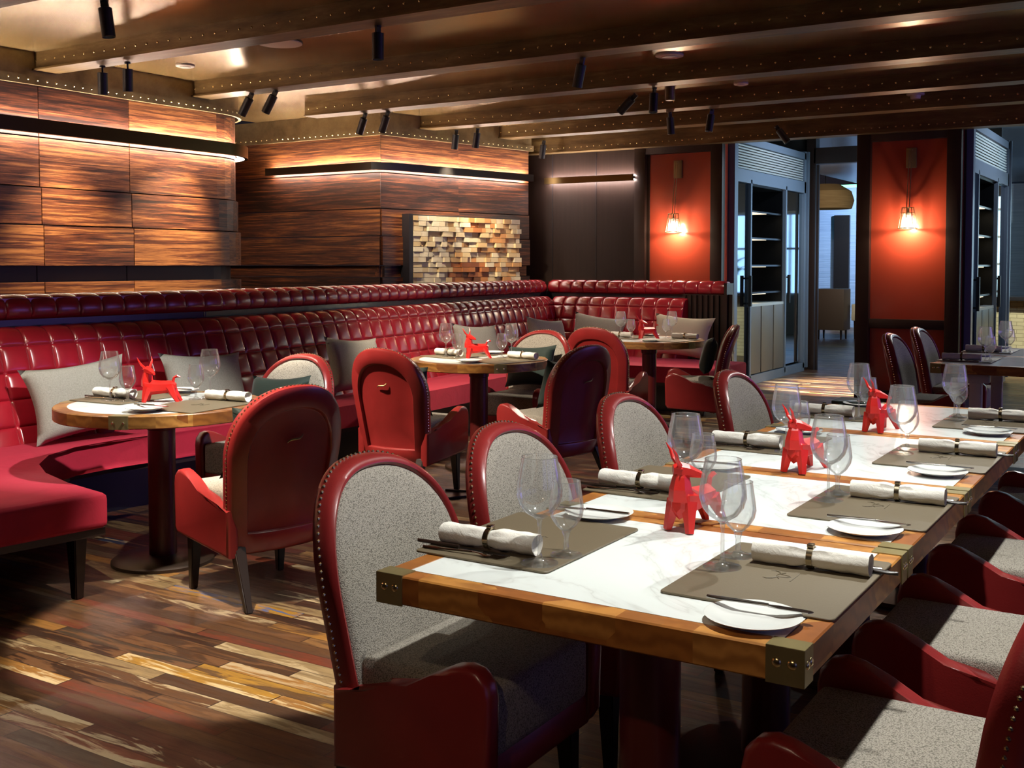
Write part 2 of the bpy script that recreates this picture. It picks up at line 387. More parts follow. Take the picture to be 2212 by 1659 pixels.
# alcove behind, and the turned pier with the art
rows2 = [(2.255, 2.62, 0, 0), (1.90, 2.245, 0, 0), (1.63, 1.89, .012, 0), (1.335, 1.62, .024, 0), (1.22, 1.33, -.03, 0), (1.0, 1.215, .02, 0), (0, .99, .03, 0)]
plank_wall('wall_alcove', lambda off: [(-9.6, 8.57 - off), (-7.7, 8.57 - off), (-6.86 + off * .2, 8.57 - off)], rows2, 2.5, M['cedar_col'])
FA = math.atan2(-.206, .978)          # the pier's face runs along its own +y
plank_wall('wall_pier', lambda off: [(off, 0), (off, 1.05), (off, 2.13), (-.9, 2.13 + off)], rows2, 1.1, M['cedar'], 30, (-6.86, 8.58, 0), FA)
# brass cornices with their rivets
def cornice(name, path, z0=2.62, z1=CEIL, pitch=.075):
    b = MB(); pts = [V((*p, 0)) for p in path]
    rings_lo = pts
    b.loft([[V((p.x, p.y, z0)) for p in pts], [V((p.x, p.y, z1)) for p in pts]], closed=False)
    off = []
    for i, p in enumerate(pts):
        d = (pts[min(i + 1, len(pts) - 1)] - pts[max(i - 1, 0)]).normalized(); off.append(p + V((d.y, -d.x, 0)) * .025)
    for za, zb in ((z0 - .012, z0 + .05),):
        b.loft([[V((p.x, p.y, za)) for p in off], [V((p.x, p.y, zb)) for p in off]], closed=False)
        b.loft([[V((p.x, p.y, za)) for p in off], [V((p.x, p.y, za)) for p in pts]], closed=False)
        b.loft([[V((p.x, p.y, zb)) for p in off], [V((p.x, p.y, zb)) for p in pts]], closed=False)
    o = struct(name, b, M['cornice'], 30)
    b = MB(); acc = 0
    for a, c in zip(off, off[1:]):
        L = (c - a).length
        while acc < L:
            p = a.lerp(c, acc / L); b.ball((p.x, p.y, z0 + .022), .009, 1); acc += pitch
        acc -= L
    b.build('rivet_row', M['rivet'], o)
lp = left_path(.03); cornice('trim_1', [p for i, p in enumerate(lp) if i == 0 or p[1] > 6.5 or i % 2 == 0])
dv = V((.206, .978)); nv = V((.978, -.206)); p0 = V((-6.86, 8.58)) + nv * .03; p1 = p0 + dv * 2.15
cornice('trim_2', [(-9.6, 8.54), (-6.83, 8.54), (p1.x, p1.y), (p1.x - .9, p1.y + .2)])

# back wall of dark panels and two lacquered bays
WY = 11.0
b = MB(); b.box((-5.95, WY + .06, 1.42), (1.72, .12, 2.84))
struct('wall_back', b, M['panel'], 0)
for i, x in enumerate((-6.3, -5.74, -5.2)):
    b = MB(); b.box((x, WY - .002, 1.42), (.008, .006, 2.84)); struct('trim_%d' % (3 + i), b, M['gap'], 0)
def bay(x0, x1, nm, tn):
    b = MB(); b.box(((x0 + x1) / 2, WY + .08, 1.42), (x1 - x0 + .22, .12, 2.84)); struct(nm, b, M['red_panel'], 0)
    b = MB()
    for x in (x0 - .055, x1 + .055): b.box((x, WY - .005, 1.42), (.13, .09, 2.84), bevel=.006)
    b.box(((x0 + x1) / 2, WY - .002, 2.69), (x1 - x0, .08, .32), bevel=.006); b.box(((x0 + x1) / 2, WY - .002, .77), (x1 - x0, .07, .09), bevel=.006); b.box(((x0 + x1) / 2, WY - .002, .06), (x1 - x0, .07, .12))
    struct(tn, b, M['trim'], 30)
bay(-5.13, -4.36, 'wall_back.001', 'trim_6'); bay(-2.74, -2.02, 'wall_back.002', 'trim_7')
b = MB(); b.box((-2.38, WY + .17, 1.42), (.98, .06, 2.84)); struct('wall_back.003', b, M['panel'], 0)
# passages: side walls, grey ceiling, the framed doorway
b = MB(); b.box((-1.0, 17.2, 2.99), (9.5, 12.2, .1)); struct('ceiling.001', b, M['grey_ceiling'], 0)
b = MB(); b.box((-5.2, 12.75, 1.47), (.7, 3.4, 2.94)); struct('wall_passage', b, M['plaster'], 0)
b = MB(); b.box((-2.85, 12.6, .46), (.08, 2.9, .92)); b.box((-2.85, 12.6, 2.74), (.08, 2.9, .4)); struct('wall_passage.001', b, M['cream_side'], 0)
b = MB(); b.box((-2.85, 12.6, 1.73), (.04, 2.9, 1.62)); w = struct('window_11', b, M['backlight'], 0)  # unseen blue glowing panel, added for the cabinet glass to reflect
b = MB()
for y in (11.4, 12.0, 12.6, 13.2, 13.8): b.box((-2.88, y, 1.73), (.04, .05, 1.62))
for z in (.94, 1.5, 2.1): b.box((-2.88, 12.6, z), (.05, 2.9, .04))
b.build('window_frame', M['black'], w)  # bars across the added glowing panel
b = MB()
b.box((-4.22, 14.05, 1.47), (.12, .16, 2.94), bevel=.005); b.box((-2.86, 14.05, 1.47), (.12, .16, 2.94), bevel=.005); b.box((-3.54, 14.05, 2.72), (1.3, .16, .20), bevel=.005)
b.box((-4.13, 13.98, 1.3), (.03, .04, 2.6)); struct('door_1', b, M['trim'], 0)
b = MB(); b.box((-7.0, 14.1, 1.47), (5.5, .1, 2.94)); struct('wall_passage.002', b, M['plaster'], 0)
b = MB(); b.box((-2.4, 14.1, 1.47), (.8, .1, 2.94)); struct('wall_passage.003', b, M['panel'], 0)
# the far room and the bar beyond
b = MB(); b.box((-4.5, 24.0, 1.5), (9, .2, 3.0)); struct('wall_rear', b, M['blue_stone'], 0)
b = MB(); b.box((-6.52, 23.86, 1.2), (.32, .1, 2.4)); struct('door_2', b, M['gap'], 0)
b = MB(); b.box((-9.4, 19.0, 1.5), (.2, 10, 3.0)); struct('wall_passage.004', b, M['blue_stone'], 0)
b = MB(); b.box((1.5, 21.0, 1.5), (7.5, .2, 3.0)); struct('wall_rear.001', b, M['plaster'], 0)
for i in range(6):
    x = -1.85 + i * .85
    b = MB(); b.box((x, 20.86, 1.55), (.76, .04, 1.5)); w = struct('window_%d' % (i + 1), b, M['night'], 0)
    b = MB()
    for dx in (-.4, 0, .4): b.box((x + dx, 20.82, 1.55), (.04, .05, 1.6))
    for dz in (-.8, .1, .8): b.box((x, 20.82, 1.55 + dz), (.85, .05, .04))
    b.build('window_frame', M['black'], w)
# the near side of the room, out of the picture: glowing windows assumed to the right for bluish light, a wall behind the camera
b = MB()
b.box((4.0, 4.0, .35), (.15, 14.2, .7)); b.box((4.0, 4.0, 2.7), (.15, 14.2, .5))
for y in (-3.0, .2, 3.4, 6.6, 11.0): b.box((4.0, y, 1.5), (.15, .5, 1.9))
struct('wall_right', b, M['plaster'], 0)
for i, y in enumerate((-1.4, 1.8, 5.0)):
    b = MB(); b.box((4.03, y, 1.57), (.03, 2.7, 1.76)); w = struct('window_%d' % (7 + i), b, M['assumed_dusk'], 0)  # unseen glowing pane, assumed as a source of blue light
    b = MB()
    for dy in (-1.32, -.44, .44, 1.32): b.box((3.99, y + dy, 1.57), (.06, .05, 1.76))
    b.box((3.99, y, .69), (.1, 2.7, .06)); b.box((3.99, y, 1.7), (.06, 2.7, .04)); b.build('window_frame', M['black'], w)  # bars laid over the assumed pane
b = MB(); b.box((-2.0, -3.0, 1.45), (13, .15, 2.9)); struct('wall_front', b, M['plaster'], 0)
b = MB(); b.box((4.03, 8.8, 1.6), (.03, 4.0, 1.86)); w = struct('window_10', b, M['violet'], 0)  # unseen purplish pane, assumed for the reflections on the tufted leather
b = MB()
for y in (6.9, 7.8, 8.8, 9.8, 10.7): b.box((3.99, y, 1.6), (.06, .05, 1.9))
b.box((3.99, 8.8, .69), (.1, 4.0, .06)); b.box((3.99, 8.8, 1.7), (.06, 4.0, .04)); b.build('window_frame', M['black'], w)  # bars laid over the assumed purplish pane
b = MB(); b.box((1.85, WY + .08, 1.42), (4.5, .12, 2.84)); struct('wall_back.004', b, M['panel'], 0)

# ------------------------------------------------------------------ lamps
def spot(loc, target, watts, angle, blend=.5, color=(1, .86, .68), size=.03):
    d = bpy.data.lights.new('spot_beam', 'SPOT'); d.energy = watts; d.spot_size = math.radians(angle); d.spot_blend = blend; d.color = color; d.shadow_soft_size = size
    o = bpy.data.objects.new('spot_beam', d); C.objects.link(o); o.location = loc
    o.rotation_euler = (V(target) - V(loc)).to_track_quat('-Z', 'Y').to_euler(); return o
def spotlight_kind():
    t = thing('ceiling_spotlight', '', 'spotlight')
    b = MB(); b.lathe([(.0005, -.10), (.028, -.10), (.031, -.149), (.034, -.149), (.034, 0), (.030, .003)], 20); b.build('housing', M['black'], t)
    b = MB(); b.box((0, 0, .02), (.012, .04, .05)); b.lathe([(.02, .035), (.02, .05)], 12); b.build('bracket', M['black'], t)
    b = MB(); b.lathe([(.0005, -.104), (.026, -.104), (.026, -.101)], 20); b.build('lens', M['lens'], t); return t
SPOTK = Kind(spotlight_kind)
def fixture(x, y, target, label, group=None, watts=0, angle=40, blend=.5, color=(1, .86, .68), tilt=None):
    z = BEAM - .045
    o = SPOTK((x, y, z), 0, label, group)
    d = (V(tilt) if tilt else V(target) - V((x, y, z))).normalized()
    o.rotation_euler = (-d).to_track_quat('Z', 'Y').to_euler()
    if watts: spot(V((x, y, z)) + d * .165, target, watts, angle, blend, color)
    return o
# linear wall lights: a bar held off the wall, glowing up and down
def wall_bar(name, path, z, label, off=.11, h=.085, led='led', bar='black', cap=False):
    t = thing(name, label, 'wall light')
    pts = [V((*p, 0)) for p in path]; nrm = []
    for i in range(len(pts)):
        d = (pts[min(i + 1, len(pts) - 1)] - pts[max(i - 1, 0)]).normalized(); nrm.append(V((d.y, -d.x, 0)))
    def strip(o0, o1, z0, z1):
        return [[p + n * o + V((0, 0, q)) for o, q in ((o0, z0), (o1, z0), (o1, z1), (o0, z1))] for p, n in zip(pts, nrm)]
    b = MB(); b.loft(strip(off - .03, off, z - h / 2, z + h / 2)); b.build('bar', M[bar], t, 30)
    b = MB(); b.loft(strip(off - .08, off - .031, z + h / 2 - .012, z + h / 2 - .002)); b.build('upper_diffuser', M[led], t, 30)
    b = MB(); b.loft(strip(off - .08, off - .031, z - h / 2 + .012, z - h / 2 + .02)); b.build('lower_diffuser', M[led], t, 30)
    b = MB(); b.loft(strip(off - .085, off - .03, z - h / 2 + .021, z + h / 2 - .021)); b.build('channel', M['black'], t, 30)
    b = MB(); n = 0
    for p, q, nn in zip(pts, pts[1:], nrm):
        if (q - p).length > .5:
            for k in range(max(1, int((q - p).length / 1.6))):
                c = p.lerp(q, (k + .5) / max(1, int((q - p).length / 1.6))); e = c + nn * (off - .03)
                b.tube([c, e], .010, 8)
    b.build('wall_bracket', M['black'], t)
    return t
lw = left_path(.0)
wall_bar('linear_wall_light', [lw[0], (-7.05, 3.0)] + [p for p in lw if p[1] > 6.4][:10], 2.315, 'long bar light glowing along the left plank wall and round its end', h=.10, bar='bronze_bar')
def pf(t, o=0): q = V((-6.86, 8.58)) + dv * t + nv * o; return (q.x, q.y)
wall_bar('linear_wall_light', [(-8.3, 8.57), (-7.7, 8.57), (-6.875, 8.55), pf(.04, .0), pf(1.0), pf(2.1)], 2.305, 'black bar light bending round the corner of the pier above the wood block panel', h=.075)
wall_bar('linear_wall_light', [(-6.35, WY), (-5.24, WY)], 2.29, 'short bronze bar light on the dark panelled back wall left of the red bay', led='led_cool', bar='bronze_bar', h=.07)

# wood block panel on the pier
t = thing('wood_block_panel', 'glowing relief panel of stacked cream and amber wood blocks on the pier', 'wall art', (*pf(0), 0), FA)
b = MB(); b.box((.03, 1.1, 1.36), (.06, 1.62, .98)); b.box((.055, .285, 1.35), (.13, .05, 1.0)); b.build('backing_frame', M['gap'], t, 0)
b = MB(); rr = random.Random(3); z = .90
while z < 1.83:
    y = .315
    while y < 1.86:
        w = min(rr.uniform(.05, .14), 1.88 - y); h = .05
        u = (y - .31) / 1.57; vv = (z - .9) / .95
        val = .62 + rr.uniform(-.22, .25) - (.45 if abs(u - .47) < .17 and vv < .48 else 0) + (.22 if u < .28 else 0) - (.25 if abs(u - .5) < .06 and vv > .8 else 0) + (.1 if .2 < u < .5 and vv > .5 else 0)
        d = rr.uniform(.03, .075)
        b.box((.06 + d / 2, y + w / 2, z + h / 2), (d, w - .002, h - .002), rnd=max(0, min(1, val))); y += w
    z += .052
b.build('blocks', M['art'], t, 0)

# lantern sconces
def sconce_kind():
    t = thing('wall_sconce', '', 'wall lamp')
    b = MB(); b.box((0, -.012, .58), (.095, .024, .19), bevel=.006); b.box((0, -.03, .66), (.03, .04, .02)); b.build('wall_plate', M['brass'], t)
    b = MB(); b.tube([(-.012, -.05, .66), (-.012, -.13, .10)], .0045, 6); b.tube([(.012, -.05, .66), (.012, -.13, .10)], .0045, 6); b.tube([(-.03, -.05, .665), (.03, -.05, .665)], .007, 6); b.build('hanging_rods', M['brass'], t)
    b = MB(); c = (0, -.13)
    def ring(r, z, rr=.004): b.tube([(c[0] + r * math.cos(a * PI / 8), c[1] + r * math.sin(a * PI / 8), z) for a in range(17)], rr, 5)
    ring(.055, .10); ring(.062, .05, .003); ring(.088, -.095, .005)
    for k in range(8):
        a = k * PI / 4; b.tube([(c[0] + .055 * math.cos(a), c[1] + .055 * math.sin(a), .10), (c[0] + .088 * math.cos(a), c[1] + .088 * math.sin(a), -.095)], .0035, 5)
    b.build('cage', M['brass'], t)
    b = MB(); b.lathe([(.045, .05), (.062, -.085)], 20, (0, -.13, 0), caps=False); b.build('glass_shade', M['glass'], t)
    b = MB(); b.ball((0, -.13, -.025), .026, 2, (1, 1, 1.3)); b.build('bulb', M['bulb'], t)
    b = MB(); b.lathe([(.014, .01), (.014, .06), (.006, .10)], 12, (0, -.13, 0)); b.build('socket', M['brass'], t); return t
SC = Kind(sconce_kind)
for x, lab in ((-4.76, 'caged brass lantern on the left red bay, above the banquette'), (-2.36, 'caged brass lantern on the right red bay, beside the doorway')):
    SC((x, WY + .02, 1.78), 0, lab, 'caged lanterns on the red bays')
    d = bpy.data.lights.new('lantern_glow', 'POINT'); d.energy = 20; d.color = (1, .84, .60); d.shadow_soft_size = .018
    o = bpy.data.objects.new('lantern_glow', d); C.objects.link(o); o.location = (x, WY + .02 - .13, 1.70)

# display cabinets in the passages
def cabinet_kind():
    t = thing('display_cabinet', '', 'cabinet')     # local: +x is its front, y runs along the passage
    b = MB()
    for y in (.13, 2.62): b.box((-.03, y, 1.40), (.10, .07, 2.72))
    for y in (.66, 1.88): b.box((-.03, y, 1.16), (.10, .04, 2.24))
    b.box((-.03, 1.37, 2.31), (.10, 2.55, .14)); b.box((-.03, 1.37, 2.70), (.10, 2.55, .08)); b.box((-.03, 1.37, .05), (.10, 2.55, .10)); b.box((.01, .05, 1.40), (.12, .10, 2.72)); b.box((.0, 2.70, 1.40), (.08, .05, 2.72))
    b.build('frame', M['cab'], t, 0)
    b = MB()
    for k in range(9): b.box((-.01, 1.37, 2.405 + k * .030), (.03, 2.4, .016), Euler((0, .5, 0)))
    b.build('louvre_grille', M['louvre'], t, 0)
    b = MB(); b.box((-.42, 1.27, 1.56), (.02, 1.2, 1.36)); b.box((-.22, .69, 1.56), (.40, .02, 1.36)); b.box((-.22, 1.85, 1.56), (.40, .02, 1.36)); b.box((-.22, 1.27, 2.23), (.40, 1.14, .02)); b.build('niche_lining', M['niche'], t, 0)
    for z in (1.94, 1.64, 1.33, 1.02):
        b = MB(); b.box((-.22, 1.27, z), (.38, 1.13, .02)); s = b.build('shelf', M['niche'], t, 0)
        b = MB(); b.box((-.14, 1.02, z - .014), (.24, .5, .006)); b.build('shelf_light', M['shelf_led'], s, 0)
    for y in (.84, 1.27, 1.70):
        b = MB(); b.box((-.01, y, .49), (.03, .40, .76), bevel=.004); b.build('lower_door', M['cab_wood'], t)
    b = MB(); b.box((-.18, 1.27, .885), (.36, 1.2, .03)); b.build('worktop', M['louvre'], t)
    for y, hy in ((.39, .60), (2.25, 1.95)):
        b = MB(); b.box((-.02, y, 1.18), (.012, .48 if y < 1 else .70, 2.10)); g = b.build('glass_door', M['mirror_glass'], t, 0)
        b = MB(); b.box((.035, hy, 1.05), (.03, .035, .34)); b.box((.01, hy, 1.19), (.04, .02, .02)); b.box((.01, hy, .91), (.04, .02, .02)); b.build('handle', M['black'], g, 0)
    return t
CABK = Kind(cabinet_kind)
CABK((-4.25, 11.16, 0), 0, 'blue grey display cabinet with black shelf niche in the passage left of the doorway', 'metal display cabinets lining the passages')
CABK((-1.90, 11.16, 0), 0, 'blue grey display cabinet at the right edge, right of the large red bay', 'metal display cabinets lining the passages')

# beyond the doorway
t = thing('sideboard', 'taupe sideboard on thin legs standing beyond the open doorway', 'sideboard', (-5.62, 20.0, 0))
b = MB(); b.box((0, 0, .54), (.52, .45, .74), bevel=.01); b.build('body', M['taupe'], t)
for x in (-.2, .2):
    for y in (-.16, .16): b = MB(); b.taper((x, y, 0), (x, y, .18), .012, .018); b.build('leg', M['dark_wood'], t)
t = thing('armchair', 'cream armchair half seen behind the door jamb in the far room', 'chair', (-5.05, 20.4, 0))
b = MB(); b.box((0, 0, .40), (.55, .55, .14), bevel=.03); b.build('seat', M['cream'], t)
b = MB(); b.box((0, .24, .66), (.55, .09, .55), bevel=.03); b.build('backrest', M['cream'], t)
for x in (-.24, .24): b = MB(); b.box((x, 0, .52), (.07, .5, .22), bevel=.02); b.build('arm', M['cream'], t)
for x in (-.22, .22):
    for y in (-.2, .2): b = MB(); b.taper((x, y, 0), (x, y, .34), .012, .02); b.build('leg', M['dark_wood'], t)
for k, (x, y, r, z) in enumerate(((-5.95, 20.6, .52, 2.58), (-4.95, 21.2, .52, 2.52))):
    t = thing('pendant_lamp', ('left', 'right')[k] + ' woven straw basket lamp hanging beyond the doorway', 'pendant lamp', (x, y, z), 0, 'straw lamps in the far room')
    b = MB(); b.lathe([(r * .5, .25), (r * .9, .12), (r, -.05), (r * .92, -.2)], 28, caps=False); b.build('basket_shade', M['straw'], t)
    b = MB(); b.tube([(0, 0, .25), (0, 0, .42)], .008, 6); b.build('cord', M['black'], t)
    b = MB(); b.ball((0, 0, 0), .05, 2); b.build('bulb', emit('basket_bulb', (1, .8, .5), 3), t)
b = MB(); b.box((-5.4, 22.5, 2.92), (2.4, .3, .04)); tag(b.build('ceiling_light_strip', emit('green_cove_light', (.25, .9, .55), 2.5), None, 0), 'green glowing strip across the ceiling of the far room', 'ceiling light')
# the bar seen at the right edge and in the cabinet glass
t = thing('bar_counter', 'bar counter with cream tiled front and dark top at the right edge', 'bar counter', (0, 15.6, 0))
b = MB(); b.box((.15, .3, .44), (6.0, .6, .88)); b.build('tiled_front', M['cream_tile'], t, 0)
b = MB(); b.box((.15, .25, .90), (6.1, .8, .05), bevel=.008); b.build('countertop', M['stone_top'], t)
t = thing('back_bar', 'tall backlit blue bar shelving behind the counter', 'shelf unit', (0.6, 17.6, 0))
b = MB(); b.box((0, .12, 1.5), (4.4, .04, 1.7)); b.build('backlit_panel', M['backlight'], t, 0)
for z in (.95, 1.35, 1.75, 2.15): b = MB(); b.box((0, 0, z), (4.4, .22, .03)); b.build('shelf', M['louvre'], t, 0)
for x in (-2.2, -1.1, 0, 1.1, 2.2): b = MB(); b.box((x, 0, 1.2), (.04, .24, 2.4)); b.build('upright', M['black'], t, 0)
rb = random.Random(5); BOT = []
for c in ((.16, .06, .02), (.02, .08, .04), (.30, .20, .06), (.05, .05, .06), (.25, .03, .02)): BOT.append(mat('bottle_glass', c, .08, **{'Transmission Weight': .3}))
for row, z in enumerate((.966, 1.366, 1.766)):
    for k in range(13):
        x = -1.45 + k * .30 + rb.uniform(-.05, .05); h = rb.uniform(.24, .32)
        if min(abs(x - u) for u in (-1.6, -.5, .6, 1.7, 2.8)) < .09: x += .15
        b = MB(); b.lathe([(.03, 0), (.036, .01), (.036, h * .58), (.014, h * .76), (.013, h), (.001, h)], 10)
        tag(b.build('bottle', BOT[k % 5], None, 40, (x, 17.58, z)), 'liquor bottle on the %s backlit shelf of the bar' % ('lowest', 'middle', 'upper')[row], 'bottle', 'bottles on the %s backlit bar shelf' % ('lowest', 'middle', 'upper')[row])
t = thing('potted_palm', 'green palm standing behind the bar at the right edge', 'plant', (-1.55, 18.6, 0))
b = MB(); b.lathe([(.14, 0), (.2, .4), (.19, .42), (.16, .40)], 16); b.build('pot', M['black'], t)
b = MB(); b.tube([(0, 0, .38), (.02, 0, 1.2)], .03, 8); b.build('stem', M['dark_wood'], t)
for k in range(14):
    a = k * 2.4; r = .55 + .1 * (k % 3)
    b = MB(); b.grid(lambda u, v: (math.cos(a) * r * u + (v - .5) * .12 * math.sin(a) * (1 - u) ** .5, math.sin(a) * r * u - (v - .5) * .12 * math.cos(a) * (1 - u) ** .5, 1.15 + .05 * k % .3 + .55 * u - .6 * u * u), 8, 2)
    b.build('frond', M['leaf'], t)
# ------------------------------------------------------------------ the banquette
bq = thing('banquette', 'long banquette with tufted red leather back and crimson velvet seat', 'banquette', (0, 0, 0))
FR = (0, .045, .10, .2, .35, .5, .65, .8, .9, .955)
def tufted(p0, p1, prof, w, rows, depth, res=6):
    """button-free square tufting: prof = polyline of (offset to the front, z); rows = v positions of the cross seams"""
    p0, p1 = V((*p0, 0)), V((*p1, 0)); L = (p1 - p0).length; e = (p1 - p0) / L; n = V((e.y, -e.x, 0))
    nt = max(1, round(L / w)); pr = [V((o, z)) for o, z in prof]; acc = [0]
    for a, c in zip(pr, pr[1:]): acc.append(acc[-1] + (c - a).length)
    T = acc[-1]
    def at(s):
        for i in range(len(pr) - 1):
            if s <= acc[i + 1] or i == len(pr) - 2:
                f = (s - acc[i]) / (acc[i + 1] - acc[i]); d = (pr[i + 1] - pr[i]).normalized(); return pr[i].lerp(pr[i + 1], f), V((d.y, -d.x))
    vs = []
    for a, c in zip(rows, rows[1:]):
        vs += [(a + (c - a) * f, a, c) for f in FR]
    vs.append((rows[-1], rows[-2], rows[-1]))
    us = [(k + f) / nt for k in range(nt) for f in FR] + [1.0]
    P = []
    for v, a, c in vs:
        p, q = at(v * T); fv = (v - a) / (c - a); hv = 1 - abs(2 * fv - 1) ** 7
        for u in us:
            fu = (u * nt) % 1; hu = 1 - abs(2 * fu - 1) ** 7
            d = depth * max(0, hu * hv) ** .5 * (.72 + .28 * (1 - (2 * fu - 1) ** 2) * (1 - (2 * fv - 1) ** 2))
            o = p.x + q.x * d; z = p.y + q.y * d
            P.append(p0 + e * (u * L) + n * o + V((0, 0, z)))
    w_ = len(us); b = MB()
    b.faces(P, [(j * w_ + i, j * w_ + i + 1, (j + 1) * w_ + i + 1, (j + 1) * w_ + i) for j in range(len(vs) - 1) for i in range(w_ - 1)])
    # closing back sheet so that the cushion has its thickness
    Q = [p0 + n * -.13 + V((0, 0, prof[0][1])), p1 + n * -.13 + V((0, 0, prof[0][1])), p1 + n * -.13 + V((0, 0, prof[-1][1])), p0 + n * -.13 + V((0, 0, prof[-1][1]))]
    b.faces(Q, [(0, 1, 2, 3)])
    for pp in (p0, p1):
        poly = [pp + n * o + V((0, 0, z)) for o, z in prof] + [pp + n * -.13 + V((0, 0, prof[-1][1])), pp + n * -.13 + V((0, 0, prof[0][1]))]
        b.faces(poly, [tuple(range(len(poly)))])
    return b
PROF = [(.22, .40), (.19, .46), (.10, .70), (.045, .86), (.025, .92), (.0, .965), (-.035, .992), (-.085, 1.0), (-.13, .985)]
ROWS = [0, .165, .355, .545, .735, 1.0]
RPROF = [(-.13, 1.045), (-.118, 1.065), (-.112, 1.09), (-.118, 1.12), (-.14, 1.15), (-.175, 1.168), (-.215, 1.17), (-.25, 1.16)]
S = [(-5.36, 1.2), (-5.2, 4.9), (-5.8, 10.12), (-4.30, 10.12)]
for k in range(3):
    a, c = S[k], S[k + 1]
    tufted(a, c, PROF, .150, ROWS, .017).build('backrest', M['leather_tuft'], bq, 50)
RS = [(-5.36, 1.2), (-5.2, 4.9), (-5.8, 10.12), (-3.92, 10.12)]
for k in range(3):
    a, c = RS[k], RS[k + 1]
    e = (V(c) - V(a)).normalized(); c2 = V(c) + e * .12 if k < 2 else V(c); a2 = V(a) - e * .12 if k == 2 else V(a)
    tufted(tuple(a2), tuple(c2), RPROF, .145, [0, 1.0], .015).build('head_rail', M['leather_tuft'], bq, 50)
# dark carcass carrying rail and cushions, with the reveal between them
for k in range(3):
    a, c = V((*RS[k], 0)), V((*RS[k + 1], 0)); e = (c - a).normalized(); n = V((e.y, -e.x, 0)); a -= e * (.15 if k == 2 else 0); c += e * (.15 if k == 1 else 0)
    b = MB(); q = [a - n * .135, c - n * .135, c - n * .27, a - n * .27]; b.prism([(p.x, p.y) for p in q], .0, 1.06)
    b.build('carcass', M['stone_top'], bq, 0)
SEAT = [(-5.3, 1.2), (-3.82, 1.2), (-3.78, 2.45), (-3.70, 2.87), (-4.0, 2.91), (-4.28, 2.97), (-4.50, 3.09), (-4.68, 3.27), (-4.78, 3.50), (-4.79, 3.75), (-4.72, 4.05), (-4.68, 4.5), (-4.66, 5.1),
        (-4.66, 5.8), (-4.70, 6.5), (-4.76, 7.3), (-4.82, 8.0), (-4.80, 8.6), (-4.66, 8.92), (-4.4, 9.06), (-3.62, 9.08), (-3.60, 9.95), (-5.6, 9.95), (-5.45, 8.5), (-5.02, 4.9), (-5.15, 3.0)]
b = MB(); b.prism(SEAT, .285, .43, .028, 3); b.build('seat', M['velvet'], bq, 50)
from mathutils.geometry import tessellate_polygon
inner = [(-5.3, 1.2), (-4.25, 1.2), (-4.2, 2.45), (-4.35, 2.62), (-4.75, 2.78), (-4.96, 3.1), (-5.02, 3.5), (-4.98, 4.05), (-4.9, 5.1), (-4.9, 6.5), (-4.98, 7.6), (-5.02, 8.7), (-4.8, 9.25), (-3.8, 9.32), (-3.78, 9.9), (-5.6, 9.9), (-5.45, 8.5), (-5.1, 4.9), (-5.2, 3.0)]
b = MB(); b.prism(inner, .0, .256); b.build('plinth', M['niche'], bq, 0)  # black colour stands for the deep shade under the seat
b = MB(); b.prism([(x + (-.012 if 0 < k < 21 else 0), y) for k, (x, y) in enumerate(SEAT)], .255, .287); b.build('seat_frame', M['dark_wood'], bq, 0)
for x, y in ((-3.80, 2.80), (-3.86, 1.5), (-3.72, 9.18)):
    b = MB(); b.taper((x, y, 0), (x, y, .256), .018, .030, .004); b.build('leg', M['dark_wood'], bq)
b = MB(); b.box((-4.10, 10.24, .55), (.52, .05, 1.0))
for k in range(8): b.box((-4.33 + k * .058, 10.205, .55), (.026, .04, .98))
b.build('slatted_end', M['dark_wood'], bq, 0)
b = MB(); b.box((-3.90, 10.27, .58), (.03, .18, 1.16)); b.build('end_post', M['trim'], bq, 0)

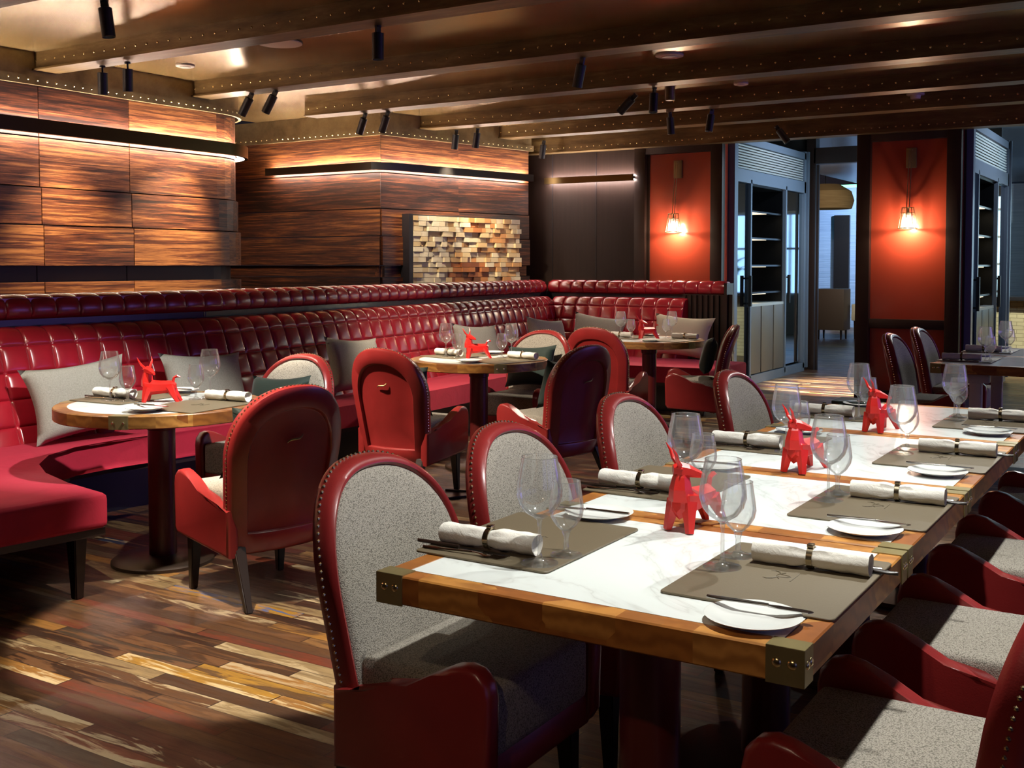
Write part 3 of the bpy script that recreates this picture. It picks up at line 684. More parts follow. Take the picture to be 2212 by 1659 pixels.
# ------------------------------------------------------------------ chairs
def outline(n=44):
    """half the arched outline of the back, bottom centre round to bottom centre, in (y, z)"""
    pts = []
    for k in range(11): pts.append((.222 + .034 * k / 10, .20 + .40 * k / 10))
    m = n
    for k in range(1, m):
        a = PI * k / m; c, s = math.cos(a), math.sin(a)
        pts.append((.256 * math.copysign(abs(c) ** .86, c), .60 + .27 * abs(s) ** .86))
    for k in range(11): pts.append((-.256 + .034 * k / 10, .60 - .40 * k / 10))
    for k in range(1, 7): pts.append((-.222 + .444 * k / 7, .20))
    return pts
OUT = outline()
def bx(y, z): return -.135 - .135 * (z - .2) / .67 + .055 * (y / .256) ** 2
def back_pt(y, z, d): return V((bx(y, z) - d, y, z))
def ringpts(s, d, dz=0, cz=.53):
    return [back_pt(y * s, cz + (z - cz) * s, d) for y, z in OUT]
def chair_kind():
    t = thing('dining_chair', '', 'chair')
    b = MB()      # leather shell: roll at the front edge, band, recessed panel behind
    R = [ringpts(.915, .0), ringpts(.92, -.010), ringpts(.94, -.017), ringpts(.965, -.017), ringpts(.988, -.008), ringpts(1.0, .006), ringpts(1.0, .034), ringpts(.988, .046), ringpts(.955, .051),
         ringpts(.75, .054), ringpts(.735, .050), ringpts(.725, .036), ringpts(.71, .034), ringpts(.4, .034), ringpts(.05, .034)]
    b.loft(R, True, True); b.build('back_shell', M['leather'], t, 45)
    b = MB(); R = [ringpts(.92, .012), ringpts(.922, -.004), ringpts(.90, -.016), ringpts(.82, -.028), ringpts(.5, -.042), ringpts(.2, -.047), ringpts(.03, -.047)]
    b.loft(R, True, True); b.build('back_upholstery', M['tweed'], t, 60)
    b = MB(); acc = 0; O = OUT[:-6]
    for (y0, z0), (y1, z1) in zip(O, O[1:]):
        L = math.hypot(y1 - y0, z1 - z0)
        while acc < L:
            f = acc / L; y, z = y0 + (y1 - y0) * f, z0 + (z1 - z0) * f
            b.ball(back_pt(y * 1.003, .53 + (z - .53) * 1.003, .026), .0048, 1); acc += .0165
        acc -= L
    b.build('nailhead_trim', M['rivet'], t)
    b = MB(); zc = .655; b.tube([back_pt(-.036, zc + .016, .042), back_pt(-.028, zc + .007, .045), back_pt(-.018, zc + .001, .047), back_pt(0, zc, .048), back_pt(.018, zc - .001, .047), back_pt(.027, zc - .005, .045), back_pt(.033, zc - .013, .042)], [.0015, .003, .004, .0046, .004, .003, .0015], 6)
    b.build('brass_pull', M['brass'], t)
    b = MB(); vs = []
    def seatf(u, v):
        x = -.17 + .43 * u; y = -.205 + .41 * v
        return V((x, y, .445 + .016 * (1 - (2 * u - 1) ** 4) * (1 - (2 * v - 1) ** 4)))
    b.box((.055, 0, .372), (.375, .41, .15), bevel=.022, seg=3)
    for vtx in b.bm.verts:
        if vtx.co.z > .44:
            u, v = (vtx.co.x - .055) / .188, vtx.co.y / .205; vtx.co.z += .012 * (1 - u ** 4) * (1 - v ** 4)
    b.build('seat_cushion', M['tweed'], t, 50)
    b = MB(); b.box((.045, 0, .265), (.38, .46, .08), bevel=.012); b.build('seat_rail', M['leather'], t)
    prof = [(-.175, .20), (.235, .235), (.25, .26), (.255, .44), (.248, .475), (.225, .498), (.195, .505), (.16, .498), (.11, .472), (.045, .436), (-.02, .408), (-.09, .392), (-.175, .388)]
    for sgn in (-1, 1):
        b = MB(); b.prism(prof, -.026, .026, .016, 3, flip=lambda x, y, z, s=sgn: (x, s * (.232 - .010 * (x < -.1)) + z, y)); b.build('arm', M['leather'], t, 50)
    for sgn in (-1, 1):
        b = MB(); b.taper((.195, sgn * .205, 0), (.185, sgn * .20, .24), .014, .024, .004); b.build('leg', M['dark_wood'], t)
        b = MB(); b.taper((-.255, sgn * .205, 0), (-.145, sgn * .19, .24), .013, .025, .004); b.build('leg', M['dark_wood'], t)
    return t
CHAIR = Kind(chair_kind)
G1 = 'chairs on the left side of the long table row'; G2 = 'chairs on the right side of the long table row'; G3 = 'chairs at the round tables'
for k, (x, y, lab) in enumerate(((-1.472, 2.12, 'big grey tweed chair with red rim at the front left, closest to the camera'), (-1.475, 2.75, 'second grey tweed chair from the front on the left of the long row'),
        (-1.51, 3.61, 'third grey tweed chair from the front on the left of the long row'), (-1.49, 4.66, 'farthest grey tweed chair on the left of the long row, by the empty floor'))):
    CHAIR((x, y, 0), 0, lab, G1)
for k, (y, lab) in enumerate(((2.12, 'red armed chair in the lower right corner, closest of the right hand row'), (2.86, 'second red armed chair from the front on the right of the long row'),
        (3.70, 'third red armed chair from the front on the right of the long row'), (4.62, 'farthest red armed chair on the right of the long row, cut by the picture edge'))):
    CHAIR((-.425, y, 0), PI, lab, G2)
def face(az): return PI / 2 + math.radians(az)      # az degrees left of +Y
RC = [(-3.27, 3.29, 75, 'dark maroon chair seen from behind at the nearest round table'), (-4.0, 4.08, 180, 'cream fronted chair facing the camera across the nearest round table'),
      (-3.93, 5.17, 2, 'bright red chair back with arched panel at the near side of the middle round table'), (-4.0, 6.60, 180, 'cream fronted chair on the far side of the middle round table'),
      (-3.30, 5.80, 76, 'purple red chair seen from behind at the right of the middle round table'), (-3.90, 7.65, 5, 'red chair back at the near side of the farthest round table'), (-3.34, 8.15, 112, 'red chair in profile at the right of the farthest round table')]
RCH = [CHAIR((x, y, 0), face(a), lab, G3) for x, y, a, lab in RC]
CHAIR((-1.52, 7.80, 0), 0, 'grey backed chair at the far right table, nearer one before the red bay', 'chairs at the far right tables'); CHAIR((-1.52, 8.66, 0), 0, 'grey backed chair at the far right table, farther one before the red bay', 'chairs at the far right tables')
CHAIR((-.35, 8.0, 0), PI, 'dark chair on the far side of the far right table, seen under its top', 'chairs at the far right tables')

# ------------------------------------------------------------------ tables
TZ = .72
def rect_table(loc, sx, sy, label, group, legs='pedestal'):
    """sx across the row, sy along it; origin on the floor under the middle"""
    t = thing('dining_table', label, 'table', loc, 0, group)
    th = .058; fr = .048; gap = .014; sy = sy - gap
    b = MB()
    for s in (-1, 1):
        b.box((s * (sx / 2 - fr / 2), 0, TZ - th / 2), (fr, sy, th), bevel=.003, seg=1); b.box((0, s * (sy / 2 - fr / 2), TZ - th / 2), (sx - 2 * fr, fr, th), bevel=.003, seg=1)
    b.box((0, 0, TZ - th / 2 - .012), (sx - 2 * fr + .004, sy - 2 * fr + .004, th - .026)); b.build('wood_frame', M['block'], t, 0)
    b = MB(); b.box((0, 0, TZ - .006), (sx - 2 * fr, sy - 2 * fr, .012)); b.build('marble_inset', M['marble'], t, 0)
    q = .072
    for i in (-1, 1):
        for j in (-1, 1):
            b = MB(); x0, y0 = i * sx / 2, j * sy / 2; e = .0025
            b.box((x0 - i * q / 2 * .9 + i * e, y0 - j * q / 2 * .62 + j * e * .5, TZ + .0005), (q * .9, q * .62, .004)); b.box((x0 - i * q / 2 * .9 + i * e, y0 + j * .0007, TZ - th / 2), (q * .9, .0025, th + .004)); b.box((x0 + i * .0015, y0 - j * q / 2 * .62 + j * .0005, TZ - th / 2), (.0025, q * .62, th + .004))
            k = b.build('corner_bracket', M['brass'], t, 0)
            b = MB()
            for f in (.28, .68):
                b.ball((x0 - i * q * .9 * f, y0 + j * .001, TZ - th / 2 + .004), .0092, 2, (1, .5, 1)); b.ball((x0 + i * .0025, y0 - j * q * .62 * f, TZ - th / 2 + .004), .008, 2, (.6, 1, 1))
            b.build('bracket_rivets', M['rivet'], k)
    if legs == 'pedestal':
        b = MB(); b.lathe([(.064, .03), (.064, TZ - th - .03), (.11, TZ - th - .03), (.11, TZ - th)], 28); b.build('column', M['pedestal'], t)
        b = MB(); b.lathe([(.25, 0), (.25, .012), (.24, .022), (.09, .034), (.06, .036)], 36); b.build('base_plate', M['base_iron'], t)
    else:
        for s in (-1, 1):
            b = MB(); b.box((s * (sx / 2 - .25), -sy / 2 + .12, .35), (.07, .07, .58), bevel=.006); b.box((s * (sx / 2 - .25), -sy / 2 + .12, TZ - th - .03), (.16, .09, .06), bevel=.008); b.box((s * (sx / 2 - .25), -sy / 2 + .12, .03), (.16, .2, .06), bevel=.008); b.build('leg', M['pale'], t)
    return t
ED = [1.722, 2.462, 3.198, 4.13, 5.10]; XC = -.9605; SX = .870
ORD = ['nearest', 'second', 'third', 'farthest']
ROWT = [rect_table((XC, (ED[k] + ED[k + 1]) / 2, 0), SX, ED[k + 1] - ED[k], ['marble topped table with brass corners at the very front of the long row', 'second marble topped table from the front of the long row',
        'third marble topped table from the front of the long row', 'farthest marble topped table of the long row, before the open floor'][k], 'marble topped tables in the long row') for k in range(4)]
FT = [rect_table((-.99, 7.69, 0), .87, .84, 'marble topped table at the right edge on a pale leg, nearer of the far pair', 'far right tables', 'trestle'), rect_table((-.99, 8.54, 0), .87, .84, 'marble topped table at the right edge, farther of the far pair', 'far right tables', 'trestle')]
def round_kind():
    t = thing('round_table', '', 'table'); R = .455; th = .055; n = 64
    def ringpt(r, z): return [V((r * math.cos(2 * PI * i / n), r * math.sin(2 * PI * i / n), z)) for i in range(n)]
    b = MB(); b.loft([ringpt(R - .06, TZ - .013), ringpt(R - .06, TZ), ringpt(R - .004, TZ), ringpt(R, TZ - .004), ringpt(R, TZ - th + .004), ringpt(R - .004, TZ - th), ringpt(R - .06, TZ - th)], True, True); b.build('wood_rim', M['block_dark'], t, 40)
    b = MB(); b.loft([ringpt(R - .0605, TZ - .012), ringpt(R - .0605, TZ - .0004)], True, True); b.build('marble_inset', M['marble'], t, 40)
    for k in range(4):
        a = PI / 4 + k * PI / 2 - .3; b = MB(); 
        A = [(a + d) for d in (-.09, -.03, .03, .09)]
        b.loft([[V((r * math.cos(q), r * math.sin(q), z)) for r, z in ((R - .05, TZ + .0003), (R + .002, TZ + .0003), (R + .002, TZ - th - .001), (R - .05, TZ - th - .001))] for q in A]); c = b.build('clasp', M['brass'], t, 0)
        b = MB()
        for d in (-.05, .05): b.ball(((R + .003) * math.cos(a + d), (R + .003) * math.sin(a + d), TZ - th / 2), .006, 1)
        b.build('clasp_rivets', M['rivet'], c)
    b = MB(); b.lathe([(.06, .03), (.06, TZ - .12), (.066, TZ - .115), (.066, TZ - th - .02), (.12, TZ - th - .015), (.12, TZ - th)], 28); b.build('column', M['pedestal'], t)
    b = MB(); b.lathe([(.225, 0), (.225, .014), (.21, .024), (.09, .034), (.058, .036)], 40); b.build('base_plate', M['base_iron'], t); return t
ROUND = Kind(round_kind)
TC = [(-3.96, 3.37), (-4.03, 6.06), (-3.89, 8.42)]
TN = ['nearest', 'middle', 'farthest']
for k, (x, y) in enumerate(TC): ROUND((x, y, 0), k * .4, TN[k] + ' round wooden table with pale marble centre along the banquette', 'round tables along the banquette')
# ------------------------------------------------------------------ things on the tables
def rrect(w, d, r, n=4):
    P = []
    for cx, cy, a0 in ((w / 2 - r, d / 2 - r, 0), (-w / 2 + r, d / 2 - r, PI / 2), (-w / 2 + r, -d / 2 + r, PI), (w / 2 - r, -d / 2 + r, 1.5 * PI)):
        for k in range(n + 1): a = a0 + PI / 2 * k / n; P.append((cx + r * math.cos(a), cy + r * math.sin(a)))
    return P
def mat_kind():
    t = thing('placemat', '', 'placemat')
    b = MB(); b.prism(rrect(.33, .435, .012), 0, .0045, .0012, 1); b.build('leather_sheet', M['placemat'], t, 30)
    b = MB(); z = .0046                       # a small pressed bull's head with spread horns
    def stroke(pts, r): b.tube([(x, y, z) for x, y in pts], r, 5)
    stroke([(.004, -.012), (.010, -.024), (.020, -.030), (.028, -.026)], [.0012, .0018, .0014, .0006]); stroke([(.004, .012), (.010, .024), (.020, .030), (.028, .026)], [.0012, .0018, .0014, .0006])
    stroke([(.006, -.011), (-.016, -.005), (-.020, 0), (-.016, .005), (.006, .011), (.008, 0), (.006, -.011)], .0011)
    stroke([(.002, -.014), (-.003, -.022)], .0013); stroke([(.002, .014), (-.003, .022)], .0013); stroke([(-.028, -.03), (-.028, .03)], .0011)
    b.build('embossed_crest', M['emboss'], t, 0); return t
MAT = Kind(mat_kind)
def napkin_kind():
    t = thing('napkin_roll', '', 'napkin'); b = MB(); n = 26; rings = []
    L = .235
    for k in range(25):
        x = -L / 2 + L * k / 24; d = abs(x)
        r = .0235 - .0055 * math.exp(-(d / .016) ** 2) + .0008 * math.sin(k * 1.3)
        ring = []
        for i in range(n):
            a = 2 * PI * i / n; w = .0009 * math.sin(3 * a + k * .25) + .0016 * math.exp(-((d - .03) / .022) ** 2) * math.sin(7 * a)
            rr_ = r + w + (.0022 if i == 4 else 0)
            ring.append(V((x, rr_ * math.cos(a) * 1.06, .0225 + rr_ * math.sin(a) * .94)))
        rings.append(ring)
    def inset(ring, s, dx): c = sum(ring, V()) / len(ring); return [c + (p - c) * s + V((dx, 0, 0)) for p in ring]
    rings = [inset(rings[0], .25, .012), inset(rings[0], .72, .010), inset(rings[0], .8, .002)] + rings + [inset(rings[-1], .8, -.002), inset(rings[-1], .72, -.010), inset(rings[-1], .25, -.012)]
    b.loft(rings, True, True); b.build('rolled_linen', M['linen'], t, 60)
    b = MB(); pts = [(.0, .0205 * math.cos(a * PI / 12), .0225 + .0205 * math.sin(a * PI / 12)) for a in range(25)]
    R = []
    for x, y, z in pts:
        u = V((0, y, z - .0225)).normalized(); c = V((x, y, z)); R.append([c + V((dx, 0, 0)) + u * dr for dx, dr in ((-.006, 0), (.006, 0), (.006, .0025), (-.006, .0025))])
    b.loft(R, True, False); b.box((0, .004, .0475), (.013, .018, .007), bevel=.002); b.build('napkin_ring', M['pewter'], t, 40); return t
NAP = Kind(napkin_kind)
def wine_kind():
    t = thing('wine_glass', '', 'wine glass')
    b = MB(); b.lathe([(.0005, .094), (.014, .096), (.030, .106), (.042, .122), (.048, .142), (.0475, .160), (.043, .188), (.0365, .221)], 28, caps=False); b.tube([(.0365 * math.cos(a * PI / 14), .0365 * math.sin(a * PI / 14), .221) for a in range(29)], .0009, 5); b.build('bowl', M['glass'], t, 60)
    b = MB(); b.lathe([(.039, 0), (.039, .0015), (.020, .004), (.007, .010), (.0038, .022), (.0035, .075), (.006, .090), (.012, .0945)], 24); b.build('stem', M['glass'], t, 60); return t
WINE = Kind(wine_kind)
def water_kind():
    t = thing('water_goblet', '', 'water glass')
    b = MB(); b.lathe([(.0005, .050), (.010, .052), (.023, .064), (.034, .082), (.0375, .098), (.035, .120), (.0295, .158)], 26, caps=False); b.tube([(.0295 * math.cos(a * PI / 14), .0295 * math.sin(a * PI / 14), .158) for a in range(29)], .0009, 5); b.build('bowl', M['glass'], t, 60)
    b = MB(); b.lathe([(.034, 0), (.034, .0015), (.016, .004), (.006, .012), (.0048, .036), (.009, .049)], 22); b.build('stem', M['glass'], t, 60); return t
WATER = Kind(water_kind)
def plate_kind():
    t = thing('bread_plate', '', 'plate')
    b = MB(); b.lathe([(.045, 0), (.048, .003), (.060, .006), (.084, .013), (.085, .0145), (.083, .0150), (.060, .0085), (.050, .0065), (.0005, .006)], 40); b.build('dish', M['porcelain'], t, 50); return t
PLATE = Kind(plate_kind)
def blade(pts, w, h=.0012):
    return pts
def bknife_kind():
    t = thing('butter_knife', '', 'knife')
    b = MB(); b.loft([[V((x, y, z)) for y, z in ((-w, h0), (w, h0), (w, h0 + th), (-w, h0 + th))] for x, w, h0, th in ((-.10, .002, .001, .0012), (-.092, .008, .0005, .0012), (-.04, .009, .001, .0014), (-.022, .004, .0005, .003))]); b.build('blade', M['steel'], t, 30)
    b = MB(); b.loft([[V((x, w * math.cos(a), .0035 + .0032 * math.sin(a))) for a in [q * PI / 4 for q in range(8)]] for x, w in ((-.022, .0035), (.0, .004), (.06, .0065), (.082, .0065), (.09, .004))]); b.build('handle', M['steel'], t, 50); return t
BKN = Kind(bknife_kind)
def knife_kind():
    t = thing('table_knife', '', 'knife')
    b = MB(); b.loft([[V((x, y, z)) for y, z in ((-w, .0004), (w, .0004), (w, .0014), (-w, .0016))] for x, w in ((.115, .002), (.10, .0075), (.0, .0085), (-.012, .005))]); b.build('blade', M['steel'], t, 30)
    b = MB(); b.loft([[V((x, w * math.cos(a), .0042 + .004 * math.sin(a))) for a in [q * PI / 4 for q in range(8)]] for x, w in ((-.012, .004), (-.03, .005), (-.10, .0075), (-.118, .0065), (-.123, .003))]); b.build('handle', M['dark_wood'], t, 50); return t
KNF = Kind(knife_kind)
def fork_kind():
    t = thing('dinner_fork', '', 'fork')
    b = MB()
    for y in (-.009, -.003, .003, .009): b.tube([(.06, y, .003), (.085, y, .001), (.105, y * .95, .005)], [.0018, .0016, .0008], 5)
    b.loft([[V((x, w * math.cos(a), z + .0014 * math.sin(a))) for a in [q * PI / 4 for q in range(8)]] for x, w, z in ((.064, .011, .0028), (.052, .011, .0034), (.036, .005, .0055), (.02, .003, .006))]); b.build('tines', M['steel'], t, 40)
    b = MB(); b.loft([[V((x, w * math.cos(a), z + .0022 * math.sin(a))) for a in [q * PI / 4 for q in range(8)]] for x, w, z in ((.02, .003, .006), (-.03, .0035, .004), (-.09, .0065, .0026), (-.105, .004, .0024))]); b.build('handle', M['steel'], t, 50); return t
FRK = Kind(fork_kind)

def setting(cx, cy, rot, who, tab, wine=(.12, -.168), water=(.135, -.082), nap=(-.03, -.125), plate=(.02, .29), cutl=True, butter=True, fine=True):
    """one place laid on the table top; rot = the way the diner faces"""
    z = TZ + .0006
    ca, sa = math.cos(rot), math.sin(rot)
    def at(p, dz): return (cx + ca * p[0] - sa * p[1], cy + sa * p[0] + ca * p[1], z + dz)
    w = f'{who}, {tab}'
    MAT(at((0, 0), 0), rot, f'khaki leather placemat, {w}', 'khaki placemats'); zm = .0052
    NAP(at(nap, zm), rot + .03, f'rolled white napkin in its ring, {w}', 'rolled napkins')
    if cutl:
        KNF(at((-.075, nap[1] - .034), zm), rot, f'table knife beside the napkin, {w}', 'table knives'); FRK(at((-.055, nap[1] - .060), zm), rot + .05, f'fork beside the napkin, {w}', 'dinner forks')
    def on_mat(p): return zm if abs(p[0]) < .14 and abs(p[1]) < .2 else (.0052 if abs(p[0]) < .20 and abs(p[1]) < .255 else 0)
    WINE(at(wine, on_mat(wine)), rot, f'tall wine glass, {w}', 'tall wine glasses'); WATER(at(water, on_mat(water)), rot, f'short stemmed water glass, {w}', 'short water glasses')
    if plate:
        PLATE(at(plate, 0 if abs(plate[1]) > .27 else .0052), rot, f'white bread plate, {w}', 'bread plates')
        if butter: BKN(at((plate[0] + .005, plate[1] - .032), .0205), rot + .06, f'butter knife across the bread plate, {w}', 'butter knives')
RT = ['front table of the long row', 'second table of the long row', 'third table of the long row', 'last table of the long row']
LY = [2.11, 2.87, 3.71, 4.62]; RY = [2.115, 2.87, 3.705, 4.62]
for k in range(4):
    setting(-1.262, LY[k], 0, 'left place', RT[k])
    setting(-.69, RY[k], PI, 'right place', RT[k], wine=(.122, .0), water=(.125, -.098), nap=(-.035, -.085), plate=(-.045, .288))
for k, (x, y) in enumerate(TC):
    tn = '%s round table' % TN[k]; r = (.06, -.22, -.15)[k]
    c, s = math.cos(r), math.sin(r)
    for sg, who in ((-1, 'left place'), (1, 'right place')):
        rx, ry = (-.255, .06) if sg < 0 else (.235, .0)
        setting(x + c * rx - s * ry, y + s * rx + c * ry, (0 if sg < 0 else PI) + r, who, tn, wine=(.02, -.14) if sg < 0 else (.16, -.23), water=(.115, -.125) if sg < 0 else (.155, -.135), nap=(-.04, -.06) if sg < 0 else (-.01, -.165), plate=(.06, .255), cutl=k == 0, butter=k == 0)
for k, y in enumerate((7.69, 8.54)):
    setting(-1.262, y, 0, 'left place', ('nearer table at the right edge', 'farther table at the right edge')[k], cutl=False, butter=False)
b = MB(); b.prism(rrect(.15, .17, .008), 0, .014, .002, 1); tag(b.build('menu_folder', M['green_velvet'], None, 30, (-1.31, 5.005, TZ + .0006), 0), 'flat dark green menu folder at the far left corner of the long table row', 'menu')

# faceted bull figurines
def bull_kind():
    t = thing('bull_figurine', '', 'figurine'); b = MB(); hy = -.75
    def ring(c, ry, rz, n=6, tilt=0, yaw=0, ph=PI / 6):
        R = Matrix.Rotation(yaw, 3, 'Z') @ Matrix.Rotation(tilt, 3, 'Y')
        return [V(c) + R @ V((0, ry * math.cos(2 * PI * i / n + ph), rz * math.sin(2 * PI * i / n + ph))) for i in range(n)]
    b.loft([ring((-.072, 0, .070), .014, .024), ring((-.060, 0, .068), .034, .040), ring((-.020, 0, .066), .030, .032), ring((.028, 0, .068), .027, .028), ring((.058, 0, .070), .025, .027), ring((.074, 0, .072), .010, .014)])
    b.loft([ring((-.050, 0, .072), .031, .034, 6, PI / 2), ring((-.056, 0, .100), .026, .027, 6, PI / 2), ring((-.054, 0, .128), .0195, .021, 6, PI / 2), ring((-.050, 0, .148), .012, .014, 6, PI / 2)])
    hx = V((-.052, 0, .140)); Rz = Matrix.Rotation(hy, 3, 'Z')
    def hp(x, y, z): return hx + Rz @ V((x, y, z))
    def hring(x, z, ry, rz): return [hp(x, ry * math.cos(2 * PI * i / 6 + PI / 6), z + rz * math.sin(2 * PI * i / 6 + PI / 6)) for i in range(6)]
    b.loft([hring(-.020, .004, .012, .012), hring(-.004, .004, .021, .019), hring(.018, .001, .017, .015), hring(.046, -.008, .009, .008), hring(.054, -.011, .006, .005)])
    for s in (-1, 1):
        b.tube([hp(-.006, s * .012, .014), hp(-.015, s * .024, .028), hp(-.020, s * .033, .045), hp(-.030, s * .036, .062)], [.0062, .0052, .0038, .0008], 5)
        b.tube([hp(-.002, s * .014, .008), hp(-.006, s * .027, .010)], [.0045, .0008], 4)
        b.tube([(-.048, s * .018, .068), (-.056, s * .026, .034), (-.062, s * .031, 0.0002)], [.022, .015, .0105], 5)
        b.tube([(.050, s * .015, .070), (.062, s * .021, .044), (.088, s * .027, .0002)], [.021, .015, .009], 5)
    b.tube([(.060, 0, .088), (.066, 0, .110), (.080, 0, .117), (.094, 0, .113)], [.007, .006, .007, .0015], 5)
    for vtx in b.bm.verts: vtx.co.z = max(vtx.co.z, .0004)
    b.build('faceted_body', M['bull'], t, 0); return t
BULL = Kind(bull_kind)
for k, y in enumerate((2.42, 3.27, 4.21)):
    BULL((-1.0, y, TZ + .001), math.radians(78), ('vermilion faceted bull figurine on the front table of the long row', 'vermilion faceted bull figurine in the middle of the long table row', 'vermilion faceted bull figurine farthest along the long table row')[k], 'vermilion bull figurines')
for k, (x, y) in enumerate(TC):
    BULL((x - .02, y + .01, TZ + .001), math.radians((33, 40, 40)[k]), 'orange red faceted bull figurine at the centre of the %s round table' % TN[k], 'vermilion bull figurines')

# cushions
def pillow(w, h, th, name, label, m, loc, rotz, tilt, roll=0, group=None):
    b = MB(); n = 14
    def f(u, v, s):
        a, c = 2 * u - 1, 2 * v - 1
        pinch = 1 - .13 * (1 - a * a) * abs(c) ** 3; pinch2 = 1 - .13 * (1 - c * c) * abs(a) ** 3
        d = th / 2 * ((1 - a ** 4) * (1 - c ** 4)) ** .5
        return V((s * d, a * w / 2 * pinch2, c * h / 2 * pinch))
    b.grid(lambda u, v: f(u, v, 1), n, n); b.grid(lambda u, v: f(u, v, -1), n, n); bmesh.ops.remove_doubles(b.bm, verts=b.bm.verts, dist=1e-5)
    o = b.build(name, m, None, 75, loc); o.rotation_euler = (Matrix.Rotation(rotz, 3, 'Z') @ Matrix.Rotation(tilt, 3, 'Y') @ Matrix.Rotation(roll, 3, 'X')).to_euler()
    return tag(o, label, 'cushion', group)
GP = 'cushions along the banquette'
for x, y, w, h, rz, ti, ro, m, lab in ((-4.93, 3.66, .56, .40, -.25, -.34, .10, 'grey_fabric', 'dark grey cushion leaning at the left of the nearest round table'), (-4.92, 4.50, .60, .38, -.02, -.34, -.06, 'grey_fabric', 'light grey cushion behind the nearest round table, right of the bull'),
        (-4.97, 5.90, .50, .40, -.08, -.33, -.08, 'grey_fabric', 'grey cushion left of the middle round table, behind the red chair back'), (-5.18, 7.75, .56, .40, -.1, -.33, -.08, 'grey_fabric', 'dark grey cushion right behind the bull of the middle round table'),
        (-5.22, 9.0, .56, .40, -.1, -.33, -.12, 'grey_fabric', 'dark grey cushion next to the banquette corner, left of it'), (-5.10, 9.80, .62, .40, -1.57, -.33, -.10, 'grey_fabric', 'grey cushion on the back bench, just right of the banquette corner'),
        (-4.18, 9.76, .62, .42, -1.57, -.36, -.06, 'beige_fabric', 'beige cushion at the right end of the banquette, behind the farthest round table')):
    pillow(w, h, .13, 'cushion', lab, M[m], (x + .02 if rz > -1 else x, y, .648 if h < .41 else .66), rz, ti, ro, GP)
for i, lab in ((0, 'dark green cushion inside the maroon chair at the nearest round table'), (1, 'dark green cushion against the cream chair back at the nearest round table'), (2, 'dark green cushion inside the bright red chair at the middle round table'),
        (3, 'bottle green velvet cushion on the cream chair at the middle round table'), (4, 'dark green cushion inside the purple red chair at the middle round table'), (6, 'black green cushion in the chair in profile at the farthest round table')):
    x, y, a, _ = RC[i]; r = face(a); d = -.075
    pillow(.40, .30, .11, 'cushion', lab, M['green_velvet'], (x + math.cos(r) * d, y + math.sin(r) * d, .625), r, -.25, .06, 'dark green chair cushions')
b = MB(); b.tube([(.0, 0, .006), (.12, .06, .006), (.2, .2, .006), (.12, .3, .006), (-.02, .26, .006)], .006, 6); tag(b.build('power_cable', M['black'], None, 60, (-3.75, 5.05, 0)), 'thin black cable looped on the floor by the middle round table', 'cable')

# ------------------------------------------------------------------ ceiling things
WARM = (1, .80, .54); NEUT = (1, .86, .68); COOL = (1, 1, .95)
pairs = [(5.03, (-7.05, 5.15, 1.3), (-5.3, 5.6, .8), (-.12, .1, -1)), (6.42, (-7.05, 6.0, 1.3), (-5.3, 7.0, .8), (-.6, -.1, -1)), (7.84, (-6.9, 8.8, 1.9), (-6.62, 9.5, 1.4), (-.5, .1, -1)), (9.30, (-6.62, 9.3, 1.4), (-6.5, 10.0, 1.4), (-.22, .1, -1)), (10.62, (-6.0, 11.0, 1.0), (-5.6, 11.0, .9), (-.15, 0, -1))]
PW_ = [(300, 60), (420, 60), (60, 150), (190, 190), (4, 4)]
for k, (y, ta, tb, tl) in enumerate(pairs):
    nm = ('first', 'second', 'third', 'fourth', 'fifth')[k]
    fixture(-6.46, y, ta, f'black cylinder spotlight, left of the {nm} pair along the plank wall', 'paired spotlights along the plank wall', PW_[k][0], 62, 1.0, WARM, tl)
    fixture(-6.20, y, tb, f'black cylinder spotlight, right of the {nm} pair along the plank wall', 'paired spotlights along the plank wall', PW_[k][1], 50, .9, WARM, tl)
for x, y, ta, w, ang, col, tl, lab in ((-4.84, 3.79, (-3.95, 5.0, .6), 620, 34, NEUT, (.12, .05, -1), 'black cylinder spotlight cut by the top edge at the upper left'),
        (-4.03, 5.02, (-4.35, 6.6, .8), 430, 52, NEUT, (0, 0, -1), 'large black cylinder spotlight hanging upright at the top, left of centre'),
        (-3.51, 6.51, (-3.2, 3.3, .4), 0, 40, NEUT, (-.28, .1, -1), 'black cylinder spotlight tilted at the top, right of centre'),
        (-3.88, 8.05, (-5.2, 7.2, .9), 80, 46, NEUT, (-1, 0, -.9), 'black cylinder spotlight tilted steeply left, near the ceiling middle'),
        (-3.62, 7.90, (-3.95, 6.4, .7), 110, 50, NEUT, (.0, -.12, -1), 'black cylinder spotlight hanging upright, lit end, beside the steeply tilted one'),
        (-4.08, 9.25, (-4.6, 10.1, .6), 70, 50, NEUT, (.04, .1, -1), 'thin black cylinder spotlight above the left red bay'),
        (-3.70, 9.28, (-3.9, 8.6, .7), 130, 60, NEUT, (-.1, -.12, -1), 'black cylinder spotlight with a lit end, right above the left red bay'),
        (-3.55, 10.68, (-3.3, 12.1, .0), 3600, 38, (1, .92, .88), (.7, .1, -1), 'slim black cylinder spotlight tilted right on the last beam over the passage')):
    fixture(x, y, ta, lab, 'single ceiling spotlights', w, ang, .6, col, tl)
for x, y, ta, w, ang, lab in ((-.55, 2.10, (-.98, 2.2, .5), 132, 80, 'one'), (-.55, 3.52, (-1.0, 3.2, .5), 124, 80, 'two'), (-.55, 4.97, (-1.0, 4.6, .5), 110, 80, 'three')):
    fixture(x, y, ta, 'assumed black cylinder spotlight above the long table row, out of the picture', 'assumed spotlights over the long row', w, ang, .4, COOL)  # unseen lamps, assumed from the overhead light on the tables
